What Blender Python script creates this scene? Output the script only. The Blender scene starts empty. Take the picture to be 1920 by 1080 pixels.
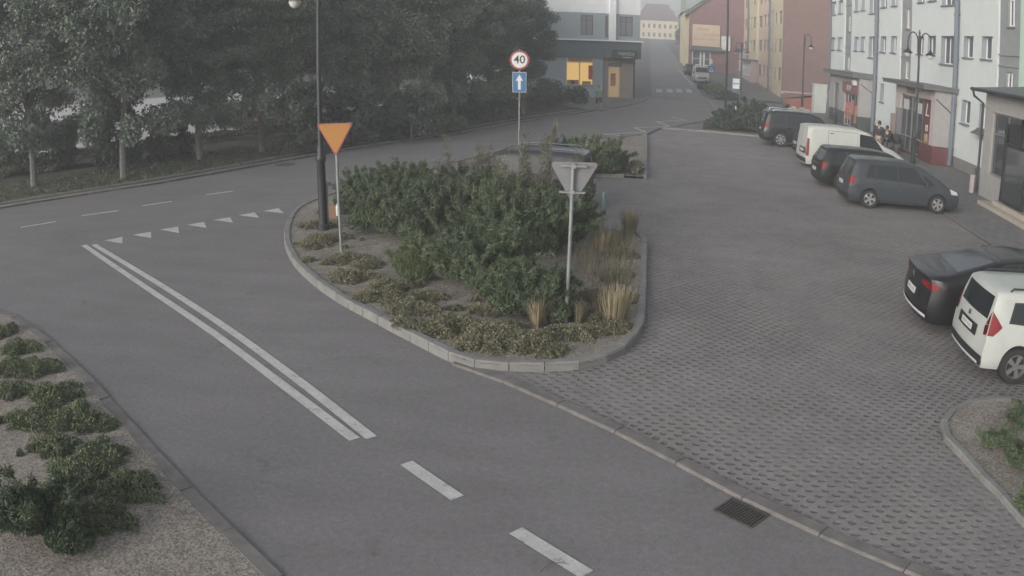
import bpy, bmesh, math, random
import numpy as np
from mathutils import Vector, Matrix
R=math.radians
S=bpy.context.scene; COL=S.collection
# ------------------------------------------------------------------ camera (wide security lens with its barrel distortion)
H=4.5; FPX=1531.763; K3=0.062104; PITCH=0.299943; ROLL=0.0073227; YAW=0.162667
cd=bpy.data.cameras.new('camera'); cam=bpy.data.objects.new('camera',cd); COL.objects.link(cam); S.camera=cam
cd.type='PANO'; cd.panorama_type='FISHEYE_LENS_POLYNOMIAL'
cd.sensor_fit='HORIZONTAL'; cd.sensor_width=36.0; cd.sensor_height=20.25
a_=(1920/36.0)/FPX
cd.fisheye_fov=R(179); cd.fisheye_polynomial_k0=0.0; cd.fisheye_polynomial_k1=-a_
cd.fisheye_polynomial_k2=0.0; cd.fisheye_polynomial_k3=-K3*a_**3; cd.fisheye_polynomial_k4=0.0
cd.clip_start=.05; cd.clip_end=2000
CM=Matrix.Translation((0,0,H))@Matrix.Rotation(YAW,4,'Z')@Matrix.Rotation(math.pi/2-PITCH,4,'X')@Matrix.Rotation(ROLL,4,'Z')
cam.matrix_world=CM
# ------------------------------------------------------------------ light
SUN_EL=R(14); SUN_AZ=R(215)      # azimuth measured clockwise from +Y
w=bpy.data.worlds.new('World'); S.world=w; w.use_nodes=True; nt=w.node_tree; nt.nodes.clear()
sky=nt.nodes.new('ShaderNodeTexSky'); sky.sky_type='NISHITA'; sky.sun_disc=False
sky.sun_elevation=SUN_EL; sky.sun_rotation=SUN_AZ; sky.air_density=1.0; sky.dust_density=4.0; sky.ozone_density=1.0
hs=nt.nodes.new('ShaderNodeHueSaturation'); hs.inputs['Saturation'].default_value=.36
bg=nt.nodes.new('ShaderNodeBackground'); bg.inputs['Strength'].default_value=.1
wo=nt.nodes.new('ShaderNodeOutputWorld')
nt.links.new(sky.outputs[0],hs.inputs['Color']); nt.links.new(hs.outputs[0],bg.inputs[0]); nt.links.new(bg.outputs[0],wo.inputs[0])
sd=bpy.data.lights.new('sun','SUN'); sd.energy=.5; sd.angle=R(25); sd.color=(.97,.99,1)
sun=bpy.data.objects.new('sun',sd); COL.objects.link(sun)
dv=Vector((math.sin(SUN_AZ)*math.cos(SUN_EL),math.cos(SUN_AZ)*math.cos(SUN_EL),math.sin(SUN_EL)))
sun.rotation_euler=dv.to_track_quat('Z','Y').to_euler()
S.view_settings.view_transform='Standard'; S.view_settings.look='None'; S.view_settings.gamma=1
S.view_settings.exposure=1.38
# ------------------------------------------------------------------ terrain and the lens as a survey tool
def tz(d):
    if d<78: return 0.0
    if d<86: return .037*(d-78)**2/16
    return .037*(d-82)
def ray(px,py):
    x=px-960; y=540-py; r=math.hypot(x,y)+1e-9; t=r/FPX; th=t+K3*t**3
    return (CM.to_3x3()@Vector((x/r*math.sin(th),y/r*math.sin(th),-math.cos(th))))
def at(px,py,z=0.0):
    v=ray(px,py); f=lambda t: H+v.z*t-z-tz(v.y*t)
    lo,hi=.5,1.0
    while f(hi)>0 and hi<900: lo,hi=hi,hi*1.15
    for _ in range(40):
        m=(lo+hi)/2
        if f(m)>0: lo=m
        else: hi=m
    return (v.x*lo,v.y*lo)
# ------------------------------------------------------------------ materials
MATS={}
def mat(name,col,rough=.8,var=0.0,vs=3.0,metal=0.0,bump=0.0,bs=40.0,spec=.5,coat=0.0,emit=0.0,col2=None,detail=6):
    if name in MATS: return MATS[name]
    m=bpy.data.materials.new(name); m.use_nodes=True; MATS[name]=m
    t=m.node_tree; b=t.nodes['Principled BSDF']
    b.inputs['Base Color'].default_value=(*col,1); b.inputs['Roughness'].default_value=rough
    b.inputs['Metallic'].default_value=metal; b.inputs['Specular IOR Level'].default_value=spec
    b.inputs['Coat Weight'].default_value=coat
    if emit: b.inputs['Emission Color'].default_value=(*col,1); b.inputs['Emission Strength'].default_value=emit
    if var or bump or col2:
        g=t.nodes.new('ShaderNodeNewGeometry')
        if var or col2:
            n=t.nodes.new('ShaderNodeTexNoise'); n.inputs['Scale'].default_value=vs; n.inputs['Detail'].default_value=detail; n.inputs['Roughness'].default_value=.65
            t.links.new(g.outputs['Position'],n.inputs['Vector'])
            r=t.nodes.new('ShaderNodeValToRGB'); r.color_ramp.elements[0].position=.35; r.color_ramp.elements[1].position=.65
            c2=col2 or tuple(c*(1+var) for c in col); c1=col if col2 else tuple(c*(1-var) for c in col)
            r.color_ramp.elements[0].color=(*c1,1); r.color_ramp.elements[1].color=(*c2,1)
            t.links.new(n.outputs[0],r.inputs[0]); t.links.new(r.outputs[0],b.inputs['Base Color'])
        if bump:
            n2=t.nodes.new('ShaderNodeTexNoise'); n2.inputs['Scale'].default_value=bs; n2.inputs['Detail'].default_value=4
            bp=t.nodes.new('ShaderNodeBump'); bp.inputs['Strength'].default_value=bump; bp.inputs['Distance'].default_value=.02
            t.links.new(g.outputs['Position'],n2.inputs['Vector']); t.links.new(n2.outputs[0],bp.inputs['Height']); t.links.new(bp.outputs[0],b.inputs['Normal'])
    return m
def N(t,k,**kw):
    n=t.nodes.new(k)
    for a,v in kw.items(): setattr(n,a,v)
    return n
def ground_mat(name,layers,rough=.9,bumps=((60,.3),)):
    """layers: (scale, dark, light, lo, hi) noise multiplied together on a base colour"""
    m=bpy.data.materials.new(name); m.use_nodes=True; MATS[name]=m; t=m.node_tree; b=t.nodes['Principled BSDF']; b.inputs['Roughness'].default_value=rough
    b.inputs['Specular IOR Level'].default_value=.25
    g=N(t,'ShaderNodeNewGeometry'); cur=None
    for (sc,c1,c2,lo,hi,strx) in layers:
        mp=N(t,'ShaderNodeMapping'); mp.inputs['Scale'].default_value=(strx,1,1); t.links.new(g.outputs['Position'],mp.inputs['Vector'])
        n=N(t,'ShaderNodeTexNoise'); n.inputs['Scale'].default_value=sc; n.inputs['Detail'].default_value=5; n.inputs['Roughness'].default_value=.6
        t.links.new(mp.outputs[0],n.inputs['Vector'])
        r=N(t,'ShaderNodeValToRGB'); r.color_ramp.elements[0].position=lo; r.color_ramp.elements[1].position=hi
        r.color_ramp.elements[0].color=(*c1,1); r.color_ramp.elements[1].color=(*c2,1); t.links.new(n.outputs[0],r.inputs[0])
        if cur is None: cur=r.outputs[0]
        else:
            x=N(t,'ShaderNodeMix',data_type='RGBA',blend_type='MULTIPLY'); x.inputs[0].default_value=1
            t.links.new(cur,x.inputs[6]); t.links.new(r.outputs[0],x.inputs[7]); cur=x.outputs[2]
    t.links.new(cur,b.inputs['Base Color'])
    h=None
    for sc,st in bumps:
        n=N(t,'ShaderNodeTexNoise'); n.inputs['Scale'].default_value=sc; n.inputs['Detail'].default_value=3; t.links.new(g.outputs['Position'],n.inputs['Vector'])
        bp=N(t,'ShaderNodeBump'); bp.inputs['Strength'].default_value=st; bp.inputs['Distance'].default_value=.02
        t.links.new(n.outputs[0],bp.inputs['Height'])
        if h: t.links.new(h,bp.inputs['Normal'])
        h=bp.outputs[0]
    t.links.new(h,b.inputs['Normal'])
    return m,cur,b,t,g
A1=ground_mat('asphalt',[(0.25,(.178,.168,.171),(.212,.202,.205),.3,.7,1),(1.6,(.9,.9,.9),(1.06,1.06,1.06),.3,.7,.35),(14,(.86,.86,.86),(1.08,1.08,1.08),.3,.7,1),(90,(.75,.75,.75),(1.2,1.2,1.2),.3,.7,1)],.85,((90,.25),))[0]
A2=ground_mat('street_asphalt',[(0.2,(.2,.2,.208),(.235,.235,.243),.3,.7,1),(2,(.92,.92,.92),(1.05,1.05,1.05),.3,.7,.3)],.8)[0]
PAVE=ground_mat('pavement_slabs',[(0.3,(.175,.17,.172),(.21,.203,.203),.3,.7,1),(3,(.88,.88,.88),(1.08,1.08,1.08),.3,.7,1),(30,(.85,.85,.85),(1.1,1.1,1.1),.3,.7,1)],.9)[0]
def brick_over(m,sx,sy,mort=.55):
    t=m.node_tree; b=t.nodes['Principled BSDF']; l=b.inputs['Base Color'].links[0]; cur=l.from_socket
    g=N(t,'ShaderNodeNewGeometry'); br=N(t,'ShaderNodeTexBrick'); br.inputs['Scale'].default_value=1; br.inputs['Brick Width'].default_value=sx; br.inputs['Row Height'].default_value=sy
    br.inputs['Mortar Size'].default_value=.012; br.inputs['Color1'].default_value=(1,1,1,1); br.inputs['Color2'].default_value=(.86,.86,.86,1); br.inputs['Mortar'].default_value=(mort,)*3+(1,)
    t.links.new(g.outputs['Position'],br.inputs['Vector'])
    x=N(t,'ShaderNodeMix',data_type='RGBA',blend_type='MULTIPLY'); x.inputs[0].default_value=1
    t.links.new(cur,x.inputs[6]); t.links.new(br.outputs[0],x.inputs[7]); t.links.new(x.outputs[2],b.inputs['Base Color'])
brick_over(PAVE,.4,.4)
def crack_over(m,col=.55):
    t=m.node_tree; b=t.nodes['Principled BSDF']; cur=b.inputs['Base Color'].links[0].from_socket; g=N(t,'ShaderNodeNewGeometry')
    nz=N(t,'ShaderNodeTexNoise'); nz.inputs['Scale'].default_value=1.3; nz.inputs['Detail'].default_value=6; t.links.new(g.outputs['Position'],nz.inputs['Vector'])
    sc=N(t,'ShaderNodeVectorMath',operation='SCALE'); sc.inputs['Scale'].default_value=1.6; t.links.new(nz.outputs['Color'],sc.inputs[0])
    ad=N(t,'ShaderNodeVectorMath',operation='ADD'); t.links.new(g.outputs['Position'],ad.inputs[0]); t.links.new(sc.outputs[0],ad.inputs[1])
    v=N(t,'ShaderNodeTexVoronoi',feature='DISTANCE_TO_EDGE'); v.inputs['Scale'].default_value=.22; t.links.new(ad.outputs[0],v.inputs['Vector'])
    r=N(t,'ShaderNodeMapRange'); t.links.new(v.outputs['Distance'],r.inputs[0]); r.inputs[1].default_value=0; r.inputs[2].default_value=.006; r.inputs[3].default_value=col; r.inputs[4].default_value=1
    n2=N(t,'ShaderNodeTexNoise'); n2.inputs['Scale'].default_value=.35; n2.inputs['Detail'].default_value=2; t.links.new(g.outputs['Position'],n2.inputs['Vector'])
    m2=N(t,'ShaderNodeMapRange'); t.links.new(n2.outputs[0],m2.inputs[0]); m2.inputs[1].default_value=.48; m2.inputs[2].default_value=.58
    mm=N(t,'ShaderNodeMix',data_type='FLOAT'); t.links.new(m2.outputs[0],mm.inputs[0]); mm.inputs[2].default_value=1; t.links.new(r.outputs[0],mm.inputs[3])
    v2=N(t,'ShaderNodeTexVoronoi'); v2.inputs['Scale'].default_value=.9; t.links.new(ad.outputs[0],v2.inputs['Vector'])
    r2=N(t,'ShaderNodeMapRange'); t.links.new(v2.outputs['Distance'],r2.inputs[0]); r2.inputs[1].default_value=.03; r2.inputs[2].default_value=.12; r2.inputs[3].default_value=.8; r2.inputs[4].default_value=1
    mu=N(t,'ShaderNodeMath',operation='MULTIPLY'); t.links.new(mm.outputs[0],mu.inputs[0]); t.links.new(r2.outputs[0],mu.inputs[1])
    x=N(t,'ShaderNodeVectorMath',operation='SCALE'); t.links.new(cur,x.inputs[0]); t.links.new(mu.outputs[0],x.inputs['Scale']); t.links.new(x.outputs[0],b.inputs['Base Color'])
crack_over(A1,.86)
def gravel():
    m,cur,b,t,g=ground_mat('gravel',[(0.7,(.195,.18,.166),(.275,.26,.243),.3,.7,1),(5,(.8,.8,.78),(1.1,1.1,1.1),.3,.7,1)],.95,((35,.6),))
    v=N(t,'ShaderNodeTexVoronoi'); v.inputs['Scale'].default_value=48; t.links.new(g.outputs['Position'],v.inputs['Vector'])
    r=N(t,'ShaderNodeValToRGB'); e=r.color_ramp.elements; e[0].position=.0; e[0].color=(.55,.5,.45,1); e[1].position=1; e[1].color=(1.5,1.45,1.4,1)
    sp=N(t,'ShaderNodeSeparateColor'); t.links.new(v.outputs['Color'],sp.inputs[0]); t.links.new(sp.outputs[0],r.inputs[0])
    x=N(t,'ShaderNodeMix',data_type='RGBA',blend_type='MULTIPLY'); x.inputs[0].default_value=.9
    t.links.new(cur,x.inputs[6]); t.links.new(r.outputs[0],x.inputs[7]); t.links.new(x.outputs[2],b.inputs['Base Color'])
    return m
GRAV=gravel()
SOIL=ground_mat('park_soil',[(0.5,(.05,.052,.04),(.1,.095,.075),.3,.7,1),(6,(.7,.75,.6),(1.15,1.15,1.1),.3,.7,1)],.95)[0]
BASEG=ground_mat('land',[(0.05,(.1,.1,.09),(.14,.14,.12),.3,.7,1)],.95)[0]
PLAZA=ground_mat('plaza_paving',[(0.3,(.42,.4,.4),(.5,.48,.48),.3,.7,1)],.9)[0]
def lattice():
    """concrete grid blocks: a diagonal lattice of small soil-filled holes, in places silted over"""
    m,cur,b,t,g=ground_mat('grid_blocks',[(0.16,(.2,.186,.187),(.25,.233,.232),.3,.7,1),(1.1,(.86,.86,.86),(1.1,1.09,1.08),.3,.7,1),(9,(.86,.86,.86),(1.1,1.1,1.1),.3,.7,1),(60,(.8,.8,.8),(1.15,1.15,1.15),.3,.7,1)],.9,((70,.25),))
    sx=N(t,'ShaderNodeSeparateXYZ'); 
    nz=N(t,'ShaderNodeTexNoise'); nz.inputs['Scale'].default_value=2.2; t.links.new(g.outputs['Position'],nz.inputs['Vector'])
    ad=N(t,'ShaderNodeVectorMath',operation='SCALE'); ad.inputs['Scale'].default_value=.12; t.links.new(nz.outputs['Color'],ad.inputs[0])
    av=N(t,'ShaderNodeVectorMath',operation='ADD'); t.links.new(g.outputs['Position'],av.inputs[0]); t.links.new(ad.outputs[0],av.inputs[1])
    t.links.new(av.outputs[0],sx.inputs[0])
    def M(op,a,c=None):
        n=N(t,'ShaderNodeMath',operation=op)
        for i,v in enumerate((a,c)):
            if v is None: continue
            if isinstance(v,(int,float)): n.inputs[i].default_value=v
            else: t.links.new(v,n.inputs[i])
        return n.outputs[0]
    u=M('MULTIPLY',sx.outputs[0],1/.19); v=M('MULTIPLY',sx.outputs[1],1/.215)
    p=M('ADD',u,v); q=M('SUBTRACT',u,v)
    fp=M('SUBTRACT',M('FRACT',p),.5); fq=M('SUBTRACT',M('FRACT',q),.5)
    # to cell space: x'=(fp+fq)/2 , y'=(fp-fq)/2
    xx=M('ADD',fp,fq); yy=M('SUBTRACT',fp,fq)
    d=M('SQRT',M('ADD',M('MULTIPLY',M('MULTIPLY',xx,xx),.62),M('MULTIPLY',M('MULTIPLY',yy,yy),1.5)))
    n1=N(t,'ShaderNodeTexNoise'); n1.inputs['Scale'].default_value=4; t.links.new(g.outputs['Position'],n1.inputs['Vector'])
    n2=N(t,'ShaderNodeTexNoise'); n2.inputs['Scale'].default_value=.22; n2.inputs['Detail'].default_value=7; t.links.new(g.outputs['Position'],n2.inputs['Vector'])
    thr=M('ADD',.36,M('MULTIPLY',M('SUBTRACT',n1.outputs[0],.5),.35))
    h=N(t,'ShaderNodeMapRange'); t.links.new(M('SUBTRACT',d,thr),h.inputs[0]); h.inputs[1].default_value=-.12; h.inputs[2].default_value=.08
    # silt: less depth far up the lot and in patches
    fy=N(t,'ShaderNodeMapRange'); t.links.new(sx.outputs[1],fy.inputs[0]); fy.inputs[1].default_value=21; fy.inputs[2].default_value=36; fy.inputs[3].default_value=0; fy.inputs[4].default_value=.22
    si=N(t,'ShaderNodeMapRange'); t.links.new(M('SUBTRACT',n2.outputs[0],fy.outputs[0]),si.inputs[0]); si.inputs[1].default_value=.3; si.inputs[2].default_value=.56; si.inputs[3].default_value=.06; si.inputs[4].default_value=1
    soil=N(t,'ShaderNodeMix',data_type='RGBA'); t.links.new(M('MULTIPLY',M('SUBTRACT',1.0,h.outputs[0]),M('MULTIPLY',si.outputs[0],.75)),soil.inputs[0])
    gn=N(t,'ShaderNodeTexNoise'); gn.inputs['Scale'].default_value=.9; gn.inputs['Detail'].default_value=4; t.links.new(g.outputs['Position'],gn.inputs['Vector'])
    gr=N(t,'ShaderNodeValToRGB'); gr.color_ramp.elements[0].position=.5; gr.color_ramp.elements[0].color=(.125,.113,.107,1); gr.color_ramp.elements[1].position=.68; gr.color_ramp.elements[1].color=(.13,.128,.085,1)
    t.links.new(gn.outputs[0],gr.inputs[0])
    t.links.new(cur,soil.inputs[6]); t.links.new(gr.outputs[0],soil.inputs[7]); t.links.new(soil.outputs[2],b.inputs['Base Color'])
    bp=N(t,'ShaderNodeBump'); bp.inputs['Distance'].default_value=.035; t.links.new(h.outputs[0],bp.inputs['Height']); t.links.new(si.outputs[0],bp.inputs['Strength'])
    old=b.inputs['Normal'].links[0].from_socket; t.links.new(old,bp.inputs['Normal']); t.links.new(bp.outputs[0],b.inputs['Normal'])
    return m
LATT=lattice()
def worn_paint():
    m,cur,b,t,g=ground_mat('road_paint',[(3,(.42,.42,.41),(.55,.55,.54),.3,.7,1),(25,(.85,.85,.85),(1.05,1.05,1.05),.3,.7,1)],.8)
    n=N(t,'ShaderNodeTexNoise'); n.inputs['Scale'].default_value=7; n.inputs['Detail'].default_value=8; n.inputs['Roughness'].default_value=.75; t.links.new(g.outputs['Position'],n.inputs['Vector'])
    r=N(t,'ShaderNodeMapRange'); t.links.new(n.outputs[0],r.inputs[0]); r.inputs[1].default_value=.57; r.inputs[2].default_value=.68
    x=N(t,'ShaderNodeMix',data_type='RGBA'); t.links.new(r.outputs[0],x.inputs[0]); t.links.new(cur,x.inputs[6]); x.inputs[7].default_value=(.2,.2,.2,1); t.links.new(x.outputs[2],b.inputs['Base Color'])
    return m
PAINT=worn_paint()
def foliage(name,c1,c2,rough=.7,scale=1.2,trans=.12):
    m=bpy.data.materials.new(name); m.use_nodes=True; MATS[name]=m; t=m.node_tree; b=t.nodes['Principled BSDF']
    b.inputs['Roughness'].default_value=rough; b.inputs['Specular IOR Level'].default_value=.3
    g=N(t,'ShaderNodeNewGeometry'); n=N(t,'ShaderNodeTexNoise'); n.inputs['Scale'].default_value=scale; n.inputs['Detail'].default_value=3; t.links.new(g.outputs['Position'],n.inputs['Vector'])
    mx=N(t,'ShaderNodeMath',operation='ADD'); ml=N(t,'ShaderNodeMath',operation='MULTIPLY'); ml.inputs[1].default_value=.45
    t.links.new(g.outputs['Random Per Island'],ml.inputs[0]); t.links.new(n.outputs[0],mx.inputs[0]); t.links.new(ml.outputs[0],mx.inputs[1])
    oi=N(t,'ShaderNodeObjectInfo'); o2=N(t,'ShaderNodeMath',operation='MULTIPLY_ADD'); o2.inputs[1].default_value=.25; t.links.new(oi.outputs['Random'],o2.inputs[0]); t.links.new(mx.outputs[0],o2.inputs[2])
    r=N(t,'ShaderNodeValToRGB'); r.color_ramp.elements[0].position=.45; r.color_ramp.elements[1].position=1.05; r.color_ramp.elements[0].color=(*c1,1); r.color_ramp.elements[1].color=(*c2,1)
    t.links.new(o2.outputs[0],r.inputs[0]); t.links.new(r.outputs[0],b.inputs['Base Color'])
    return m
LEAF=foliage('lime_leaves',(.09,.115,.095),(.145,.18,.135)); JUN=foliage('juniper_green',(.052,.074,.045),(.115,.148,.085),scale=1.4)
CONI=foliage('dark_conifer',(.03,.042,.038),(.06,.082,.062)); HEDG=foliage('hedge_leaves',(.03,.042,.03),(.085,.11,.06))
COVER=foliage('ground_cover_green',(.105,.11,.068),(.2,.19,.125),scale=3); COVERG=foliage('bed_cover_green',(.075,.1,.056),(.16,.185,.105),scale=3)
GRASS=foliage('dry_grass',(.17,.15,.095),(.34,.29,.19)); LIGHTG=foliage('fresh_green',(.055,.08,.04),(.13,.16,.08)); TWIGG=foliage('thin_twigs',(.08,.085,.06),(.17,.17,.13))
BLOOM=foliage('cream_blossom',(.38,.34,.26),(.6,.55,.45))
BARK=mat('bark',(.13,.12,.1),.9,.3,12,bump=.5); WASH=mat('pale_trunk',(.125,.13,.115),.9,.2,9,bump=.3)
CONC=mat('kerb_concrete',(.19,.188,.183),.9,.14,3,bump=.3); CONC2=mat('kerb_granite',(.15,.14,.135),.9,.2,4,bump=.3)
GALV=mat('galvanised',(.24,.26,.255),.45,.1,6,metal=.3); SIGNBACK=mat('sign_back',(.25,.25,.26),.5,.06,4,metal=.2)
IRON=mat('black_iron',(.02,.023,.028),.5,.15,8); CAST=mat('cast_iron',(.06,.055,.05),.7,.3,30)
WHITE=mat('white_film',(.6,.6,.6),.5); RED=mat('sign_red',(.26,.05,.055),.4); YEL=mat('sign_yellow',(.36,.18,.06),.75,spec=.2); BLUE=mat('sign_blue',(.04,.14,.3),.4); BLACK=mat('black_paint',(.02,.02,.022),.5)
GLASS=mat('window_glass',(.07,.08,.09),.08,spec=.8); FRAME=mat('window_frame',(.72,.73,.73),.4)
CARGLASS=mat('car_glass',(.02,.024,.027),.1,spec=.45); TYRE=mat('tyre_rubber',(.02,.02,.02),.85); RIMM=mat('alloy',(.5,.51,.52),.3,metal=.7); RIMD=mat('dark_alloy',(.12,.12,.13),.35,metal=.6)
TRIM=mat('black_trim',(.022,.022,.024),.55); CHROME=mat('chrome',(.75,.76,.78),.15,metal=1); TAIL=mat('tail_light',(.17,.012,.018),.45,spec=.25); HEAD=mat('head_light',(.6,.62,.65),.1,spec=.9); PLATE=mat('plate_white',(.6,.6,.58),.4)
LAMPG=mat('lamp_glass',(.6,.62,.6),.3)
# ------------------------------------------------------------------ mesh helpers
class MB:
    def __init__(s): s.v=[]; s.f=[]; s.m=[]
    def add(s,vs,fs,mi=0):
        o=len(s.v); s.v+= [tuple(p) for p in vs]; s.f+=[tuple(i+o for i in f) for f in fs]; s.m+=[mi]*len(fs); return s
    def box(s,x0,x1,y0,y1,z0,z1,mi=0,M=None):
        vs=[(x,y,z) for x in (x0,x1) for y in (y0,y1) for z in (z0,z1)]
        if M: vs=[M@Vector(p) for p in vs]
        return s.add(vs,[(0,1,3,2),(4,6,7,5),(0,4,5,1),(2,3,7,6),(0,2,6,4),(1,5,7,3)],mi)
    def prism(s,pts,z0,z1,mi=0,M=None,axis='z'):
        n=len(pts)
        if axis=='z': vs=[(p[0],p[1],z0) for p in pts]+[(p[0],p[1],z1) for p in pts]
        elif axis=='y': vs=[(p[0],z0,p[1]) for p in pts]+[(p[0],z1,p[1]) for p in pts]
        else: vs=[(z0,p[0],p[1]) for p in pts]+[(z1,p[0],p[1]) for p in pts]
        if M: vs=[M@Vector(p) for p in vs]
        return s.add(vs,[tuple(range(n))[::-1],tuple(range(n,2*n))]+[(i,(i+1)%n,(i+1)%n+n,i+n) for i in range(n)],mi)
    def tube(s,path,rad,seg=8,mi=0,caps=True):
        path=[Vector(p) for p in path]; rad=rad if isinstance(rad,(list,tuple)) else [rad]*len(path); vs=[]; fs=[]
        for i,p in enumerate(path):
            t=(path[min(i+1,len(path)-1)]-path[max(i-1,0)]).normalized(); a=t.orthogonal().normalized()
            if i and prev is not None:
                a=(prev-t*prev.dot(t)); a=a.normalized() if a.length>1e-4 else t.orthogonal().normalized()
            prev=a; b=t.cross(a)
            for k in range(seg):
                q=2*math.pi*k/seg; vs.append(p+(a*math.cos(q)+b*math.sin(q))*rad[i])
        for i in range(len(path)-1):
            for k in range(seg): fs.append((i*seg+k,i*seg+(k+1)%seg,(i+1)*seg+(k+1)%seg,(i+1)*seg+k))
        if caps: fs+= [tuple(range(seg))[::-1],tuple(range((len(path)-1)*seg,len(path)*seg))]
        return s.add(vs,fs,mi)
    def lathe(s,prof,seg=20,mi=0,M=None):
        vs=[];fs=[]
        for r,z in prof:
            for k in range(seg): q=2*math.pi*k/seg; vs.append(Vector((r*math.cos(q),r*math.sin(q),z)))
        if M: vs=[M@p for p in vs]
        for i in range(len(prof)-1):
            for k in range(seg): fs.append((i*seg+k,i*seg+(k+1)%seg,(i+1)*seg+(k+1)%seg,(i+1)*seg+k))
        return s.add(vs,fs,mi)
    def build(s,name,mats,parent=None,smooth=False,loc=None):
        me=bpy.data.meshes.new(name); me.from_pydata(s.v,[],s.f)
        for m in (mats if isinstance(mats,(list,tuple)) else [mats]): me.materials.append(m)
        me.polygons.foreach_set('material_index',s.m)
        bm=bmesh.new(); bm.from_mesh(me); bmesh.ops.remove_doubles(bm,verts=bm.verts,dist=1e-5); bmesh.ops.recalc_face_normals(bm,faces=bm.faces); bm.to_mesh(me); bm.free()
        if smooth:
            me.shade_smooth(); me.set_sharp_from_angle(angle=R(smooth if smooth is not True else 35))
        o=bpy.data.objects.new(name,me); COL.objects.link(o)
        if parent: o.parent=parent
        if loc: o.location=loc
        return o
def tag(o,label,cat,group=None,kind=None):
    o['label']=label; o['category']=cat
    if group: o['group']=group
    if kind: o['kind']=kind
    return o
def struct(o): o['kind']='structure'; return o
def empty(name,loc,rz=0,label=None,cat=None,group=None):
    o=bpy.data.objects.new(name,None); COL.objects.link(o); o.location=loc; o.rotation_euler=(0,0,rz); o.empty_display_size=.2
    if label: tag(o,label,cat,group)
    return o
def copy_tree(o,parent=None):
    c=o.copy(); COL.objects.link(c)
    if parent: c.parent=parent
    for ch in list(o.children): copy_tree(ch,c)
    return c
def sheet(name,pts,z,m,zb=None):
    b=MB(); 
    if zb is None: b.add([(p[0],p[1],z) for p in pts],[tuple(range(len(pts)))])
    else: b.prism(pts,zb,z)
    return struct(b.build(name,m))
def text_mesh(name,body,size,m,M,parent,ext=.004,bold=False,alignx='CENTER'):
    c=bpy.data.curves.new(name,'FONT'); c.body=body; c.size=size; c.align_x=alignx; c.align_y='CENTER'; c.extrude=ext; 
    if bold: c.offset=size*.012
    o=bpy.data.objects.new(name,c); COL.objects.link(o); bpy.context.view_layer.update()
    me=bpy.data.meshes.new_from_object(o); bpy.data.objects.remove(o); bpy.data.curves.remove(c)
    me.transform(M); me.materials.clear(); me.materials.append(m); o=bpy.data.objects.new(name,me); COL.objects.link(o); o.parent=parent; return o
def smooth_path(pts,n=4,closed=False):
    out=[]; L=len(pts)
    for i in range(L if closed else L-1):
        p=[Vector(pts[(i+k)%L] if closed else pts[min(max(i+k,0),L-1)]).to_2d() for k in (-1,0,1,2)]
        for j in range(n):
            t=j/n; out.append(tuple(.5*((2*p[1])+(-p[0]+p[2])*t+(2*p[0]-5*p[1]+4*p[2]-p[3])*t*t+(-p[0]+3*p[1]-3*p[2]+p[3])*t**3)))
    if not closed: out.append(tuple(pts[-1]))
    return out
def resample(pts,step):
    P=[Vector(p).to_2d() for p in pts]; out=[P[0]]; acc=0; last=P[0]
    for a,b in zip(P[:-1],P[1:]):
        L=(b-a).length; 
        if L<1e-6: continue
        t=step-acc
        while t<=L: out.append(a+(b-a)*(t/L)); t+=step
        acc=(acc+L)%step
    return out
def kerb(name,path,wd,z0,z1,m=None,side=1,stone=1.0,gap=.012,bev=.02):
    """row of kerb stones along a path; side=+1 grows to the left of it"""
    P=resample(path,stone); b=MB(); rnd=random.Random(len(path))
    for a,c in zip(P[:-1],P[1:]):
        t=(c-a).normalized(); n=Vector((-t.y,t.x))*side*wd; a2=a+t*gap; c2=c; dz=rnd.uniform(-.006,.006)
        q=[a2,c2,c2+n,a2+n]; n1=n.normalized()*bev
        b.add([(p.x,p.y,z0) for p in q]+[(p.x,p.y,z1+dz-bev) for p in q]+[(a2.x+n1.x,a2.y+n1.y,z1+dz),(c2.x+n1.x,c2.y+n1.y,z1+dz),(q[2].x,q[2].y,z1+dz),(q[3].x,q[3].y,z1+dz)],
              [(0,1,5,4),(1,2,6,5),(2,3,7,6),(3,0,4,7),(4,5,9,8),(5,6,10,9),(6,7,11,10),(7,4,8,11),(8,9,10,11)])
    return struct(b.build(name,m or CONC))
# ------------------------------------------------------------------ ground and roads
rows=[-60,-20,20,50,70,78]+[80+i*3 for i in range(3)]+list(range(90,421,10))+[600,1200]
b=MB()
for i,(d0,d1) in enumerate(zip(rows[:-1],rows[1:])):
    b.add([(-900,d0,tz(d0)),(900,d0,tz(d0)),(900,d1,tz(min(d1,420))),(-900,d1,tz(min(d1,420)))],[(0,1,2,3)])
struct(b.build('ground',BASEG))
sheet('side_road',[(-60,-12),(40,-12),(40,30),(12,56),(6,80),(-8,80),(-60,30)],.004,A1)
b=MB(); RD=[76,78]+[80,82,84,86,90,95,100,110,120,140,160,180,200,220,240,260,280,300]
for d0,d1 in zip(RD[:-1],RD[1:]): b.add([(-1,d0,tz(d0)+.012),(5.6,d0,tz(d0)+.012),(5.6,d1,tz(d1)+.012),(-1,d1,tz(d1)+.012)],[(0,1,2,3)])
struct(b.build('far_street',A2))
b=MB(); c=MB()
for d0,d1 in zip(RD[:-1],RD[1:]):
    for x0,x1,cc in ((5.6,16,b),(-9,.45,c)):
        cc.add([(x0,d0,tz(d0)+.05),(x1,d0,tz(d0)+.05),(x1,d1,tz(d1)+.05),(x0,d1,tz(d1)+.05)],[(0,1,2,3)])
        xe=x0 if x0>0 else x1
        cc.add([(xe,d0,tz(d0)),(xe,d0,tz(d0)+.05),(xe,d1,tz(d1)+.05),(xe,d1,tz(d1))],[(0,1,2,3)])
struct(b.build('far_pavement',PAVE)); struct(c.build('far_pavement',PAVE))
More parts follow.
